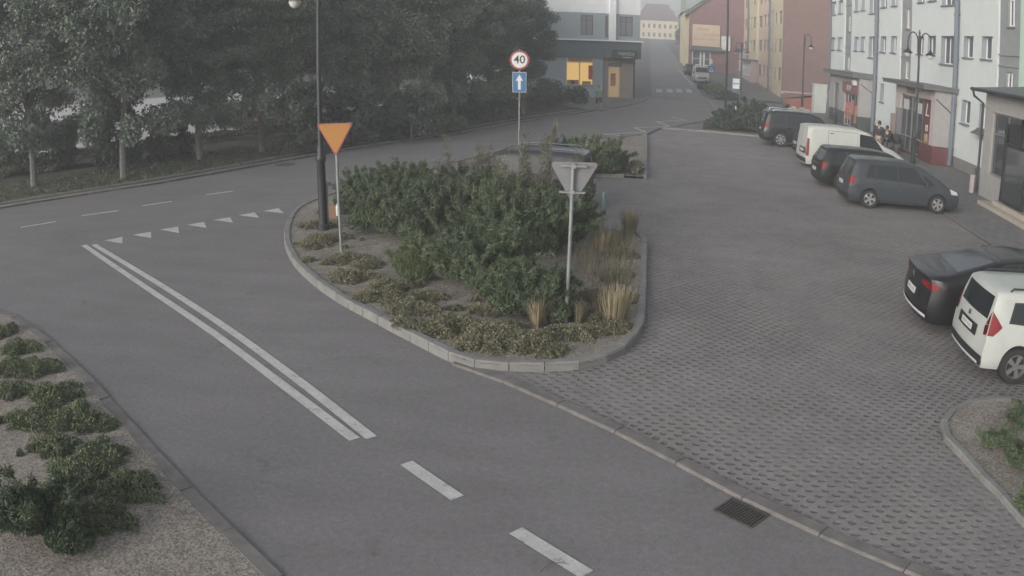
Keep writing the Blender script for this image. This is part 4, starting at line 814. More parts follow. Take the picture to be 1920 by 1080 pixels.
# ------------------------------------------------------------------ road signs
def rounded_tri(s,r=.04,flip=True):
    h=s*math.sqrt(3)/2; P=[(-s/2,h/3),(s/2,h/3),(0,-2*h/3)]; out=[]
    for i in range(3):
        p=Vector(P[i]); a=(Vector(P[i-1])-p).normalized(); c=(Vector(P[(i+1)%3])-p).normalized()
        for t in (0,.25,.5,.75,1): out.append(tuple(p+a*r*(1-t)**1.5*1.6+c*r*t**1.5*1.6+(a+c)*r*.15))
    return out
def sign_post(px,z,h,rz,label,lean=(0,0),r=.03,name='road_sign'):
    x,y=at(*px,z=z); e=empty(name,(x,y,z),rz,label,'road sign'); e.rotation_euler=(lean[0],lean[1],rz)
    MB().tube([(0,0,-.05),(0,0,h)],r,12).build('post',GALV,e,smooth=True); return e
# orange give way sign
g1=sign_post((640,472),.12,2.75,R(5),'orange yellow give way triangle with red rim on a grey post',lean=(0,R(-.6)))
MB().prism(rounded_tri(.84),-.058,-.045,axis='y',M=Matrix.Translation((0,0,2.55))).build('sign_back',SIGNBACK,g1)
MB().prism(rounded_tri(.835),-.064,-.059,axis='y',M=Matrix.Translation((0,0,2.55))).build('sign_border',RED,g1)
MB().prism(rounded_tri(.755),-.069,-.065,axis='y',M=Matrix.Translation((0,0,2.552))).build('sign_face',YEL,g1)
# grey back of the near give way sign
g2=sign_post((1061,606),.12,2.57,R(5),'grey back of a give way triangle on the post nearest the camera',lean=(0,R(1.2)))
MB().prism(rounded_tri(.79),.045,.06,axis='y',M=Matrix.Translation((.03,0,2.36))@Matrix.Rotation(R(12),4,'Z')).build('sign_back',SIGNBACK,g2)
MB().prism(rounded_tri(.785),.061,.066,axis='y',M=Matrix.Translation((.03,0,2.36))@Matrix.Rotation(R(12),4,'Z')).build('sign_face',YEL,g2)
b=MB(); b.box(-.2,.2,-.034,.05,2.52,2.545).box(-.2,.2,-.034,.05,2.11,2.13).box(-.04,.04,-.045,-.03,2.5,2.56).box(-.04,.04,-.045,-.03,2.1,2.15); b.build('bracket',SIGNBACK,g2)
MB().box(-.235,-.2,.03,.044,2.5,2.56).build('sticker',WHITE,g2)
# speed limit and one way sign
g3=sign_post((973,284),.1,4.2,R(4),'round 40 speed limit sign above a blue arrow sign')
MC=lambda z: Matrix.Translation((0,-.05,z))@Matrix.Rotation(math.pi/2,4,'X')
s_=MB().lathe([(0,0),(.40,0),(.40,.012),(0,.012)],32,M=MC(3.76)).build('speed_limit_disc',RED,g3,smooth=True)
MB().lathe([(0,.013),(.32,.013),(.32,.018),(0,.018)],32,M=MC(3.76)).build('sign_face',WHITE,s_)
t_=text_mesh('numerals','40',.46,BLACK,Matrix.Translation((0,-.071,3.765))@MT,s_,bold=True)
s_=MB().box(-.28,.28,-.058,-.045,2.44,3.26).build('one_way_plate',WHITE,g3); MB().box(-.265,.265,-.066,-.059,2.455,3.245).build('sign_face',BLUE,s_)
b=MB(); b.prism([(-.055,2.55),(.055,2.55),(.055,2.92),(.15,2.9),(0,3.17),(-.15,2.9),(-.055,2.92)],-.072,-.067,axis='y'); b.build('arrow',WHITE,s_)
# crossing sign and bus stop sign
g4=sign_post((1333,158),.05,2.9,R(-12),'blue pedestrian crossing sign with a pale beacon on top, by the far crossing')
p=at(1333,158); s_=MB().box(-.42,.42,-.06,-.045,1.9,2.75).build('sign_plate',BLUE,g4); MB().prism([(-.3,2.02),(.3,2.02),(0,2.6)],-.068,-.061,axis='y').build('triangle',WHITE,s_); MB().box(-.06,.06,-.075,-.069,2.1,2.4).build('pictogram',BLACK,s_)
MB().lathe([(0,2.85),(.13,2.95),(.16,3.2),(.1,3.5),(0,3.55)],10).build('beacon',LAMPG,g4,smooth=True)
g5=sign_post((1386,212),.05,3.0,R(-12),'bus stop sign, white panel with black bus bar on dark blue','bus')if False else sign_post((1386,212),.05,2.75,R(-12),'bus stop sign, white panel with black bar in a dark blue frame',name='bus_stop_sign')
s_=MB().box(-.62,.0,-.06,-.045,1.55,2.6).build('sign_plate',mat('bus_blue',(.06,.085,.12),.5),g5); MB().box(-.56,-.06,-.066,-.061,1.8,2.54).build('sign_face',mat('bus_white',(.6,.62,.65),.5),s_)
b=MB(); b.box(-.52,-.1,-.071,-.067,2.14,2.2).box(-.47,-.42,-.071,-.067,2.1,2.14).box(-.2,-.15,-.071,-.067,2.1,2.14); b.build('pictogram',BLACK,s_)
# small posts
for px,h_,lab,m in [((1130,432),.95,'short greenish metal stake beside the back grass tuft',mat('green_stake',(.13,.2,.19),.6)),((826,452),.9,'short grey stake among the junipers',GALV),((972,520),1.0,'thin pale stake in the centre of the junipers',mat('wood_stake',(.28,.25,.2),.8)),((1378,240),1.3,'thin white marker post in the bed by the bus stop',WHITE),((1565,238),1.0,'dark bollard before the far shop annexe',IRON)]:
    x,y=at(*px,z=.12); r_=.035 if 'bollard' not in lab else .12
    o=MB().lathe([(0,0),(r_,0),(r_,h_-.03),(r_*.6,h_),(0,h_)],10).build('stake' if 'bollard' not in lab else 'bollard',m,smooth=True); o.location=(x,y,.1); tag(o,lab,'stake' if 'bollard' not in lab else 'bollard')
x,y=at(626,418,z=.12); r=empty('notice_frame',(x,y,.12),R(5),'small dark framed stand with a brown panel behind the left lamp post','stand')
MB().box(-.17,-.13,-.02,.02,0,.95).box(.1,.17,-.03,.03,0,.95).box(-.17,.17,-.03,.03,.95,.99).build('frame',IRON,r); MB().box(-.13,.1,-.01,.01,.1,.45).build('panel',mat('rust_panel',(.2,.12,.08),.8),r); MB().lathe([(0,.1),(.045,.1),(.05,.3),(.02,.4),(0,.4)],8,M=Matrix.Translation((.13,-.05,.1))).build('bottle',LAMPG,r)
# gully grate, manhole, twigs
x,y=at(1390,963); q0=Vector(at(1338,957)); q1=Vector(at(1407,990)); q3=Vector(at(1373,935)); ang=math.atan2(q1.y-q0.y,q1.x-q0.x); 
r=empty('drain_grate',(x,y,.0),ang,'rusty cast iron gully grate at the kerb, bottom right','drain'); W2=.25;H2=.17
MB().box(-W2,W2,-H2,-H2+.025,0,.018).box(-W2,W2,H2-.025,H2,0,.018).box(-W2,-W2+.025,-H2+.025,H2-.025,0,.018).box(W2-.025,W2,-H2+.025,H2-.025,0,.018).build('frame',CAST,r)
b=MB()
for k in range(12): xx=-W2+.04+k*(2*W2-.07)/12; b.box(xx,xx+.018,-H2+.026,H2-.026,.002,.017)
b.build('bars',CAST,r); MB().box(-W2+.02,W2-.02,-H2+.02,H2-.02,.0045,.006).build('pit',mat('pit_dark',(.012,.012,.012),.9),r)
x,y=at(535,309); o=MB().lathe([(0,.0),(.42,0),(.42,.012),(.3,.013),(0,.014)],24).build('manhole_cover',mat('manhole',(.075,.073,.07),.8,.3,12)); o.location=(x,y,0); tag(o,'dark round manhole cover on the main road behind the lamp','manhole cover')
x,y=at(1040,1066); o=MB().tube([(-.12,-.08,.01),(-.05,.02,.03),(.05,.06,.02),(.13,.05,.02)],[.004,.005,.004,.002],5).tube([(-.05,.02,.03),(-.02,.07,.02)],.003,5).build('twig',BARK); o.location=(x,y,.01); tag(o,'thin dark twig lying across the nearest white dash','twig')
x,y=at(1830,965); o=MB().tube([(-.1,.06,.01),(-.02,.02,.02),(.1,.0,.012)],[.003,.005,.003],5).build('twig',BARK); o.location=(x,y,.035); tag(o,'small stick on the grid paving left of the curved kerb','twig')
# ------------------------------------------------------------------ vehicles
def interp(P,x):
    if x<=P[0][0]: return P[0][1]
    for (a,b_),(c,d) in zip(P[:-1],P[1:]):
        if x<=c:
            t=(x-a)/(c-a+1e-9); return b_+(d-b_)*t
    return P[-1][1]
def smooth_prof(P,x,r=.05):
    return (interp(P,x-r)+2*interp(P,x)+interp(P,x+r))/4
SIDE=[(0,.93),(.12,.985),(.35,1.0),(.62,1.0),(.85,.985),(1.0,.955)]
class Car:
    """x forward from the rear bumper, y left, z up. top/belt: profiles over x; xr/xf: inward offset over z at tail and nose"""
    def __init__(s,L,W,Ht,xa,xb,rw,top,belt,xr,xf,roofw=.72,bow=.07,zb=.2,tr=.07,tf=.16):
        s.__dict__.update(locals()); s.Hm=max(p[1] for p in top)
    def hw(s,x):
        w_=s.W/2; 
        if x<.4: w_*=1-s.tr*(1-x/.4)**2
        if x>s.L-.9: w_*=1-s.tf*((x-(s.L-.9))/.9)**2.2
        return w_
    def sec(s,x):
        w_=s.hw(x); bl=smooth_prof(s.belt,x); tp=max(smooth_prof(s.top,x,.07),bl+.015); zb=s.zb
        for xc in (s.xa,s.xb):
            Ra=s.rw+.055
            if abs(x-xc)<Ra: zb=max(zb,s.rw+math.sqrt(Ra*Ra-(x-xc)**2))
        zb=min(zb,bl-.06); out=[]
        for k in range(9):
            t=k/8; z=zb+(bl-zb)*t; q=(z-s.zb)/(bl-s.zb); out.append((w_*interp(SIDE,q),z))
        g=min(1,max(0,(tp-bl)/(s.Hm-.9))); yb=w_*.955; yr=w_*(.93-(0.93-s.roofw)*g); cr=.03+.05*g; ze=max(bl+.004,tp-cr)
        for k in range(1,6): t=k/5; out.append((yb+(yr-yb)*t,bl+(ze-bl)*t))
        out+= [(yr-.035-.02*g,tp-cr*.4),(yr*.86,tp-cr*.12),(yr*.5,tp-.002),(0,tp)]
        return out
    def warp(s,x,y,z):
        dr=max(0,1-x/.7)**1.4; df=max(0,1-(s.L-x)/.8)**1.4
        return (x+interp(s.xr,z)*dr-interp(s.xf,z)*df+s.bow*(dr-df*1.6)*(y/(s.W/2))**2, y, z)
    def stations(s):
        X=list(np.linspace(0,.4,7))+list(np.linspace(.4,s.L-.9,46))[1:]+list(np.linspace(s.L-.9,s.L,14))[1:]
        for xc in (s.xa,s.xb):
            Ra=s.rw+.055; X+=[xc-Ra-.004,xc-Ra+.001,xc+Ra-.001,xc+Ra+.004]+[xc+Ra*math.cos(t) for t in np.linspace(.15,math.pi-.15,11)]
        return sorted(set(round(x,4) for x in X))
    def body(s,m,parent):
        X=s.stations(); n=len(s.sec(.5)); b=MB(); G=[]
        for x in X:
            S_=s.sec(x); G.append([s.warp(x,y,z) for y,z in S_]+[s.warp(x,-y,z) for y,z in S_[-2::-1]])
        m_=len(G[0]); vs=[p for r in G for p in r]; fs=[]
        for i in range(len(X)-1):
            for k in range(m_-1): fs.append((i*m_+k,i*m_+k+1,(i+1)*m_+k+1,(i+1)*m_+k))
        b.add(vs,fs)
        for x in (X[0],X[-1]):
            S_=s.sec(x)
            for k in range(n-1):
                for j in range(8):
                    f=lambda q,t:s.warp(x,q[0]*(1-2*t),q[1])
                    b.add([f(S_[k],j/8),f(S_[k],(j+1)/8),f(S_[k+1],(j+1)/8),f(S_[k+1],j/8)],[(0,1,2,3)])
        return b.build('body',m,parent,smooth=42)
    def side_pt(s,x,z,sg,off):
        xs_=x
        for _ in range(6):
            wx=s.warp(xs_,s.W/2*.95,z)[0]; xs_=min(s.L,max(0,xs_+(x-wx)))
        S_=s.sec(xs_)[:14]; 
        y=S_[0][0]
        for (y0,z0),(y1,z1) in zip(S_[:-1],S_[1:]):
            if z0<=z<=z1: y=y0+(y1-y0)*(z-z0)/(z1-z0+1e-9); break
        else: y=S_[-1][0] if z>S_[-1][1] else S_[0][0]
        p=s.warp(xs_,y,z); return (p[0],sg*(y+off),z)
    def top_pt(s,x,y,off):
        S_=s.sec(x)[7:][::-1]; z=S_[0][1]; 
        for (y0,z0),(y1,z1) in zip(S_[:-1],S_[1:]):
            if y0<=abs(y)<=y1: z=z0+(z1-z0)*(abs(y)-y0)/(y1-y0+1e-9); break
        else: z=S_[-1][1]
        p=s.warp(x,y,z); return (p[0],p[1],z+off)
    def end_pt(s,y,z,off,front=False):
        x=s.L if front else 0.; hh=s.side_pt(max(x,.0),z,1,0)[1] if not front else s.hw(x); y=max(-hh*.985,min(hh*.985,y)); p=s.warp(x,y,z); return (p[0]+(off if front else -off),y,z)
    def quad(s,b,kind,c,off,n=8,sg=1,mi=0):
        f={'s':lambda u,v:s.side_pt(u,v,sg,off),'t':lambda u,v:s.top_pt(u,v,off),'r':lambda u,v:s.end_pt(u,v,off),'f':lambda u,v:s.end_pt(u,v,off,True)}[kind]
        vs=[];
        for i in range(n+1):
            for j in range(n+1):
                a=i/n;t=j/n; u=(c[0][0]*(1-a)+c[1][0]*a)*(1-t)+(c[3][0]*(1-a)+c[2][0]*a)*t; v=(c[0][1]*(1-a)+c[1][1]*a)*(1-t)+(c[3][1]*(1-a)+c[2][1]*a)*t; vs.append(f(u,v))
        b.add(vs,[(i*(n+1)+j,(i+1)*(n+1)+j,(i+1)*(n+1)+j+1,i*(n+1)+j+1) for i in range(n) for j in range(n)],mi); return b
def paint(name,col,rough=.25,metal=.0,coat=.8):
    k=.55 if max(col)<.2 else 1
    return mat(name,tuple(c*k for c in col),.38,metal=0,coat=coat*.4,var=.06,vs=1.5,spec=.35)
def wheel(r_,x,y,rw,side,rimm,spokes,wt=.2,parent=None):
    w_=empty('wheel',(x,y,rw),0); w_.parent=parent; M=Matrix.Rotation(-side*math.pi/2,4,'X')
    MB().lathe([(rw*.62,-.0),(rw*.66,.02),(rw*.93,.02),(rw*.985,-.01),(rw,-.05),(rw,-wt+.05),(rw*.98,-wt),(rw*.6,-wt)],28,M=M).build('tyre',TYRE,w_,smooth=True)
    b=MB(); b.lathe([(rw*.66,.012),(rw*.62,.016),(rw*.6,-.02),(rw*.58,-.07)],28,M=M).lathe([(0,.004),(rw*.13,.006),(rw*.15,-.02)],14,M=M)
    for k in range(spokes):
        q=2*math.pi*k/spokes; Q=M@Matrix.Rotation(q,4,'Z'); a=.3*rw if spokes<6 else .2*rw
        b.prism([(rw*.1,-a*.28),(rw*.61,-a*.5),(rw*.61,a*.5),(rw*.1,a*.28)],-.03,.003,M=Q)
    b.build('rim',rimm,w_); MB().lathe([(0,-.06),(rw*.6,-.06)],20,M=M).build('brake_disc',BLACK,w_)
    return w_
def dress(c,r,m,o):
    """windows, doors, lights, bumpers, plates, wheels"""
    c.body(m,r)
    MB().box(.25,c.L-.25,-c.W/2+.12,c.W/2-.12,c.zb-.02,c.rw*2+.02).build('underbody',BLACK,r)
    ry=c.W/2
    for sg in (1,-1):
        b=MB()
        for q in o.get('side',[]):
            cx=sum(p[0] for p in q)/4; cz=sum(p[1] for p in q)/4; e=.03
            c.quad(b,'s',[(p[0]+(e if p[0]>cx else -e),p[1]+(e if p[1]>cz else -e)) for p in q],.002,sg=sg,n=10)
        if b.v: b.build('window_surround',TRIM,r,smooth=True)
        for q in o.get('side',[]): c.quad(MB(),'s',q,.004,sg=sg,n=10).build('side_window',CARGLASS,r,smooth=True)
        for q in o.get('door',[]):
            b=MB(); e=.012; c.quad(b,'s',[(q[0][0]-e,q[0][1]-e),(q[1][0]+e,q[1][1]-e),(q[2][0]+e,q[2][1]+e),(q[3][0]-e,q[3][1]+e)],.0015,sg=sg,mi=1,n=10); c.quad(b,'s',q,.004,sg=sg,n=10)
            d_=b.build('door',[m,TRIM],r,smooth=42); zc=q[3][1]-.1; xh=q[3][0]+.14; p=c.side_pt(xh,zc,sg,.02); MB().box(p[0]-.09,p[0]+.09,p[1]-.015,p[1]+.015,zc-.015,zc+.015).build('handle',o.get('hm',m),d_)
        for q in o.get('trim',[]): c.quad(MB(),'s',q,.006,sg=sg,n=8).build('side_trim',TRIM,r,smooth=True)
        for q in o.get('tail_s',[]):
            b=MB(); c.quad(b,'s',q,.009,sg=sg,n=5)
            for q2 in o.get('tail_r',[]): c.quad(b,'r',[(sg*u,v) for u,v in q2],.009,n=5)
            b.build('tail_light',TAIL,r,smooth=True)
        for q in o.get('head',[]): c.quad(MB(),'s',q,.008,sg=sg,n=5).build('headlight',HEAD,r,smooth=True)
        if o.get('mirror'):
            x,z=o['mirror']; p=c.side_pt(x,z,sg,0); b=MB(); b.box(p[0]-.06,p[0]+.04,min(p[1],p[1]+sg*.2),max(p[1],p[1]+sg*.2),z-.03,z+.12); mo=b.build('mirror',o.get('mirror_m',m),r); bv=mo.modifiers.new('b','BEVEL'); bv.width=.03; bv.segments=2
        if o.get('rails'):
            x0,x1,y,hgt_=o['rails']; P=[c.top_pt(x0,sg*y,.0)]+[(lambda q:(q[0],q[1],q[2]+hgt_))(c.top_pt(x0+(x1-x0)*t,sg*y,0)) for t in (.04,.3,.6,.96)]+[c.top_pt(x1,sg*y,.0)]; MB().tube(P,.018,6).build('roof_rail',o.get('railm',CHROME),r,smooth=True)
        for x in (c.xa,c.xb): wheel(r,x,sg*(ry-.005),c.rw,sg,o.get('rim',RIMM),o.get('spokes',5),parent=r)
    if o.get('rear'): c.quad(MB(),o.get('rk','r'),o['rear'],.005,n=12).build('rear_window',CARGLASS,r,smooth=True)
    if o.get('wind'): c.quad(MB(),'t',o['wind'],.005,n=12).build('windscreen',CARGLASS,r,smooth=True)
    if o.get('bumper'):
        b=MB()
        for q in o['bumper']: c.quad(b,'r',q,.012,n=8)
        b.build('rear_bumper',o.get('bm',TRIM),r,smooth=True)
    if o.get('plate'):
        y,z=o['plate']; b=MB(); c.quad(b,'r',[(y-.26,z-.055),(y+.26,z-.055),(y+.26,z+.055),(y-.26,z+.055)],.02,n=4); p=b.build('number_plate',PLATE,r)
        b=MB()
        for k in range(7):
            yy=y-.19+k*.062+(.02 if k>2 else 0); c.quad(b,'r',[(yy-.016,z-.03),(yy+.016,z-.03),(yy+.016,z+.03),(yy-.016,z+.03)],.022,n=1)
        b.build('characters',mat('plate_grey',(.25,.25,.25)),p)
    for nm,q,mm,of in o.get('extra_r',[]): c.quad(MB(),'r',q,of,n=6).build(nm,mm,r,smooth=True)
    for nm,q,mm,of in o.get('extra_t',[]): c.quad(MB(),'t',q,of,n=6).build(nm,mm,r,smooth=True)
    if o.get('wiper'):
        y0,y1,z=o['wiper']; MB().tube([c.end_pt(y0,z,.03),c.end_pt(y1,z+.03,.035)],.008,5).build('wiper',TRIM,r)
def place(c,px,wheel_x,hd,label,name='parked_car',cat='car',z=.03):
    """put the right side rear tyre on the measured spot"""
    x,y=at(*px,z=z); ca,sa=math.cos(hd),math.sin(hd); lx,ly=wheel_x,-c.W/2
    return empty(name,(x-(lx*ca-ly*sa),y-(lx*sa+ly*ca),z),hd,label,cat,'cars parked on the grid paving')
def belt_(a,b_,L,nose=.66): return [(0,a),(L*.62,b_),(L*.75,b_-.02),(L-.35,nose+.06),(L,nose-.06)]
def hatch(L,W,Ht,xa,xb,rw,bz=.95,hood=1.0,nose=.72,ws=1.0,rs=.22,**k):
    top=[(0,Ht-.06),(.25,Ht-.02),(L*.35,Ht),(L*.52,Ht-.02),(xb-.1-.55*0-ws*.55,Ht-.09),(xb-.1+ws*.35,hood),(L-.45,hood-.12),(L-.1,nose),(L,nose-.1)]
    return Car(L,W,Ht,xa,xb,rw,top,[(0,bz),(L*.55,bz-.03),(xb-.2,bz-.06),(L-.5,hood-.2),(L-.1,nose-.05),(L,nose-.14)],[(0,.12),(.3,.04),(.45,0),(.75,.03),(.95,.08),(Ht-.1,.08+rs),(Ht+.1,.1+rs)],[(0,.16),(.3,.02),(.5,0),(.75,.12),(1.2,.3)],**k)
# grey hatchback (nearest of the row)
c1=hatch(4.15,1.72,1.52,.8,3.22,.3,bz=.93,hood=.98)
m1=paint('grey_blue_paint',(.07,.085,.1),.3)
def std(c,bz,Ht,xp,glasstop=None):
    zt=glasstop or Ht-.16
    return zt
r=place(c1,(1629,391),.8,R(1),'grey blue hatchback, nearest car of the far row, with silver five spoke wheels')
zt=1.36; o=dict(side=[[(.62,.98),(.95,.96),(.95,zt),(.78,zt)],[(1.0,.96),(1.72,.94),(1.72,zt+.01),(1.0,zt)],[(1.78,.94),(2.75,.9),(2.35,zt-.0),(1.78,zt+.01)],[(2.8,.9),(3.1,.88),(2.86,1.05),(2.62,1.2)]],
 door=[[(1.0,.3),(1.74,.27),(1.75,.91),(1.0,.93)],[(1.78,.27),(2.78,.27),(2.8,.87),(1.78,.91)]],tail_s=[[(.05,.72),(.22,.72),(.3,.98),(.14,.98)]],tail_r=[[(.62,.75),(.8,.75),(.74,.97),(.6,.97)]],
 head=[[(3.72,.66),(4.0,.62),(3.95,.72),(3.66,.82)]],mirror=(2.75,.9),rear=[(-.6,.98),(.6,.98),(.52,1.38),(-.52,1.38)],wind=[(2.55,-.52),(2.55,.52),(3.3,.62),(3.3,-.62)],
 bumper=[[(-.8,.24),(.8,.24),(.8,.42),(-.8,.42)]],plate=(0,.7),wiper=(0,.4,.99),spokes=5)
dress(c1,r,m1,o)
# dark green-black estate
c2=hatch(4.35,1.75,1.44,.85,3.45,.31,bz=.92,hood=.96)
m2=paint('black_green_paint',(.022,.027,.026),.22)
r=place(c2,(1577,356),.85,R(2),'black hatchback with pale rear window reflection between the white van and the grey car')
zt=1.29; o=dict(side=[[(.6,.97),(1.0,.95),(1.0,zt),(.8,zt)],[(1.06,.95),(1.85,.93),(1.85,zt+.01),(1.06,zt)],[(1.9,.93),(2.95,.9),(2.5,zt),(1.9,zt+.01)]],door=[[(1.05,.3),(1.86,.27),(1.87,.9),(1.06,.92)],[(1.9,.27),(2.95,.27),(3.0,.86),(1.9,.9)]],
 tail_s=[[(.05,.7),(.2,.7),(.3,.93),(.14,.95)]],tail_r=[[(.62,.73),(.8,.73),(.76,.95),(.62,.95)]],head=[[(3.85,.66),(4.15,.62),(4.1,.72),(3.8,.82)]],mirror=(2.9,.9),rear=[(-.6,.96),(.6,.96),(.52,1.3),(-.52,1.3)],wind=[(2.7,-.52),(2.7,.52),(3.5,.62),(3.5,-.62)],bumper=[[(-.8,.24),(.8,.24),(.8,.38),(-.8,.38)]],plate=(0,.6),wiper=(0,.4,.97),spokes=7,rim=RIMM,extra_r=[('chrome_strip',[(-.4,.8),(.4,.8),(.4,.83),(-.4,.83)],CHROME,.012)])
dress(c2,r,m2,o)
# white panel van
LV=4.6; top=[(0,1.73),(.3,1.77),(1.6,1.79),(2.5,1.74),(2.9,1.62),(3.55,1.15),(4.1,1.0),(4.45,.8),(4.6,.7)]
c3=Car(LV,1.83,1.8,.75,3.6,.31,top,[(0,1.0),(2.5,1.0),(3.5,.98),(4.1,.86),(4.6,.62)],[(0,.12),(.3,.03),(.5,0),(.9,.02),(1.7,.1),(2,.12)],[(0,.14),(.3,.02),(.6,0),(.9,.1),(1.5,.3)],roofw=.8,bow=.05)
m3=paint('white_van_paint',(.43,.44,.42),.35,0,.4)
r=place(c3,(1540,319),.75,R(3),'white windowless panel van in the middle of the far parked row',name='panel_van',cat='van')
o=dict(side=[[(2.42,1.02),(3.45,1.0),(2.98,1.5),(2.42,1.56)]],door=[[(1.0,.3),(2.3,.27),(2.3,1.6),(1.0,1.62)],[(2.38,.27),(3.25,.27),(3.42,.98),(2.38,.99)]],trim=[[(1.05,.5),(3.2,.48),(3.2,.56),(1.05,.58)]],tail_s=[[(.03,.55),(.16,.55),(.19,1.25),(.08,1.25)]],tail_r=[[(.78,.6),(.85,.6),(.83,1.2),(.78,1.2)]],
 head=[[(4.05,.68),(4.4,.62),(4.32,.78),(4.0,.86)]],mirror=(3.2,1.02),mirror_m=TRIM,wind=[(2.98,-.58),(2.98,.58),(3.6,.7),(3.6,-.7)],bumper=[[(-.8,.24),(.8,.24),(.8,.44),(-.8,.44)]],
 extra_r=[('plate_panel',[(-.72,.62),(.1,.62),(.1,.86),(-.72,.86)],TRIM,.012),('door_gap',[(-.006,.45),(.006,.45),(.006,1.75),(-.006,1.75)],TRIM,.008)],plate=(-.3,.74),spokes=9,rim=RIMD,hm=TRIM)
dress(c3,r,m3,o)
# dark car behind the van
c4=hatch(4.3,1.78,1.5,.85,3.45,.32,bz=.95,hood=.98)
m4=paint('ink_blue_paint',(.03,.035,.05),.25)
r=place(c4,(1497,297),0.0,R(3),'dark blue hatchback mostly hidden behind the white van')
zt=1.34; o=dict(side=[[(.62,1.0),(1.0,.98),(1.0,zt),(.8,zt)],[(1.06,.97),(1.85,.95),(1.85,zt+.01),(1.06,zt)],[(1.9,.95),(2.95,.92),(2.5,zt),(1.9,zt+.01)]],door=[[(1.05,.3),(1.86,.27),(1.87,.92),(1.06,.94)]],tail_s=[[(.05,.78),(.25,.78),(.32,.98),(.14,1.0)]],tail_r=[[(.5,.82),(.82,.8),(.78,.96),(.5,.94)]],rear=[(-.62,1.0),(.62,1.0),(.54,1.38),(-.54,1.38)],wind=[(2.7,-.52),(2.7,.52),(3.5,.62),(3.5,-.62)],
 bumper=[[(-.8,.24),(.8,.24),(.8,.4),(-.8,.4)]],plate=(0,.62),spokes=7,mirror=(2.9,.92),extra_r=[('chrome_strip',[(-.7,.44),(.7,.44),(.7,.47),(-.7,.47)],CHROME,.014)])
dress(c4,r,m4,o)
# black off-roader
LS=4.85; top=[(0,1.68),(.3,1.76),(1.8,1.78),(2.6,1.74),(2.95,1.62),(3.5,1.16),(4.3,1.08),(4.7,.95),(4.85,.8)]
c5=Car(LS,1.93,1.78,.95,3.85,.38,top,[(0,1.08),(3.3,1.04),(4.3,.95),(4.7,.85),(4.85,.7)],[(0,.2),(.35,.06),(.55,0),(1.0,.08),(1.7,.3),(2,.34)],[(0,.16),(.3,.02),(.6,0),(1.0,.1),(1.5,.3)],roofw=.76,bow=.06,zb=.27)
m5=paint('black_blue_paint',(.03,.034,.042),.22)
r=place(c5,(1463,276),.95,R(1),'black off-roader with silver roof rails at the far end of the parked row',name='off_road_car')
zt=1.58; o=dict(side=[[(.55,1.14),(1.15,1.1),(1.15,zt+.02),(.72,zt)],[(1.22,1.1),(2.05,1.08),(2.05,zt+.03),(1.22,zt+.02)],[(2.12,1.08),(3.15,1.06),(2.75,zt),(2.12,zt+.03)]],door=[[(1.35,.38),(2.07,.36),(2.07,1.05),(1.22,1.07)],[(2.12,.36),(3.1,.36),(3.15,1.03),(2.12,1.05)]],tail_s=[[(.04,.92),(.26,.92),(.34,1.12),(.18,1.14)]],tail_r=[[(.6,.94),(.88,.92),(.84,1.1),(.62,1.1)]],rear=[(-.68,1.15),(.68,1.15),(.6,1.58),(-.6,1.58)],wind=[(2.95,-.6),(2.95,.6),(3.5,.7),(3.5,-.7)],
 bumper=[[(-.9,.32),(.9,.32),(.88,.6),(-.88,.6)]],plate=(0,.82),spokes=7,mirror=(3.05,1.08),rails=(.5,2.7,.68,.06),hm=CHROME,extra_r=[('chrome_strip',[(-.86,.63),(.86,.63),(.86,.67),(-.86,.67)],CHROME,.016)])
dress(c5,r,m5,o)
# black saloon, near right
LB3=4.75; top=[(0,1.0),(.2,1.05),(.5,1.08),(.75,1.14),(1.5,1.35),(2.1,1.42),(2.6,1.38),(3.55,1.04),(4.2,.94),(4.6,.78),(4.75,.66)]
c6=Car(LB3,1.86,1.44,1.02,3.75,.33,top,[(0,.98),(1.0,.98),(3.3,.92),(4.2,.84),(4.6,.7),(4.75,.6)],[(0,.16),(.3,.03),(.5,0),(.8,.05),(1.05,.02),(1.2,.06)],[(0,.16),(.3,.02),(.5,0),(.75,.12),(1.2,.3)],roofw=.68,bow=.13,zb=.2,tr=.1)
m6=paint('black_saloon_paint',(.018,.018,.022),.18)
r=place(c6,(1722,630),0.0,R(-3),'black saloon car with chrome bumper strip behind the white car, right edge',name='saloon_car')
o=dict(side=[[(1.15,1.0),(1.9,.98),(1.9,1.33),(1.65,1.32)],[(1.96,.98),(2.98,.95),(2.7,1.3),(1.96,1.34)]],door=[[(1.4,.3),(1.92,.27),(1.93,.95),(1.2,.97)],[(1.96,.27),(3.0,.27),(3.05,.92),(1.96,.95)]],tail_s=[[(.06,.78),(.26,.82),(.28,.9),(.08,.93)]],tail_r=[[(.42,.82),(.8,.78),(.78,.93),(.4,.9)]],rk='t',rear=[(.66,-.66),(.66,.66),(1.55,.54),(1.55,-.54)],wind=[(2.8,-.54),(2.8,.54),(3.5,.66),(3.5,-.66)],
 bumper=[[(-.8,.24),(.8,.24),(.8,.33),(-.8,.33)]],plate=(0,.62),spokes=7,mirror=(3.0,.93),extra_r=[('chrome_strip',[(-.84,.3),(.84,.3),(.84,.35),(-.84,.35)],mat('bright_strip',(.75,.76,.78),.35,metal=.3),.03),('plate_recess',[(-.4,.54),(.4,.54),(.36,.72),(-.36,.72)],TRIM,.012),('boot_shut',[(-.78,.965),(.78,.965),(.78,.975),(-.78,.975)],TRIM,.01),('emblem',[(-.05,.84),(.05,.84),(.05,.93),(-.05,.93)],CHROME,.02)])
dress(c6,r,m6,o)
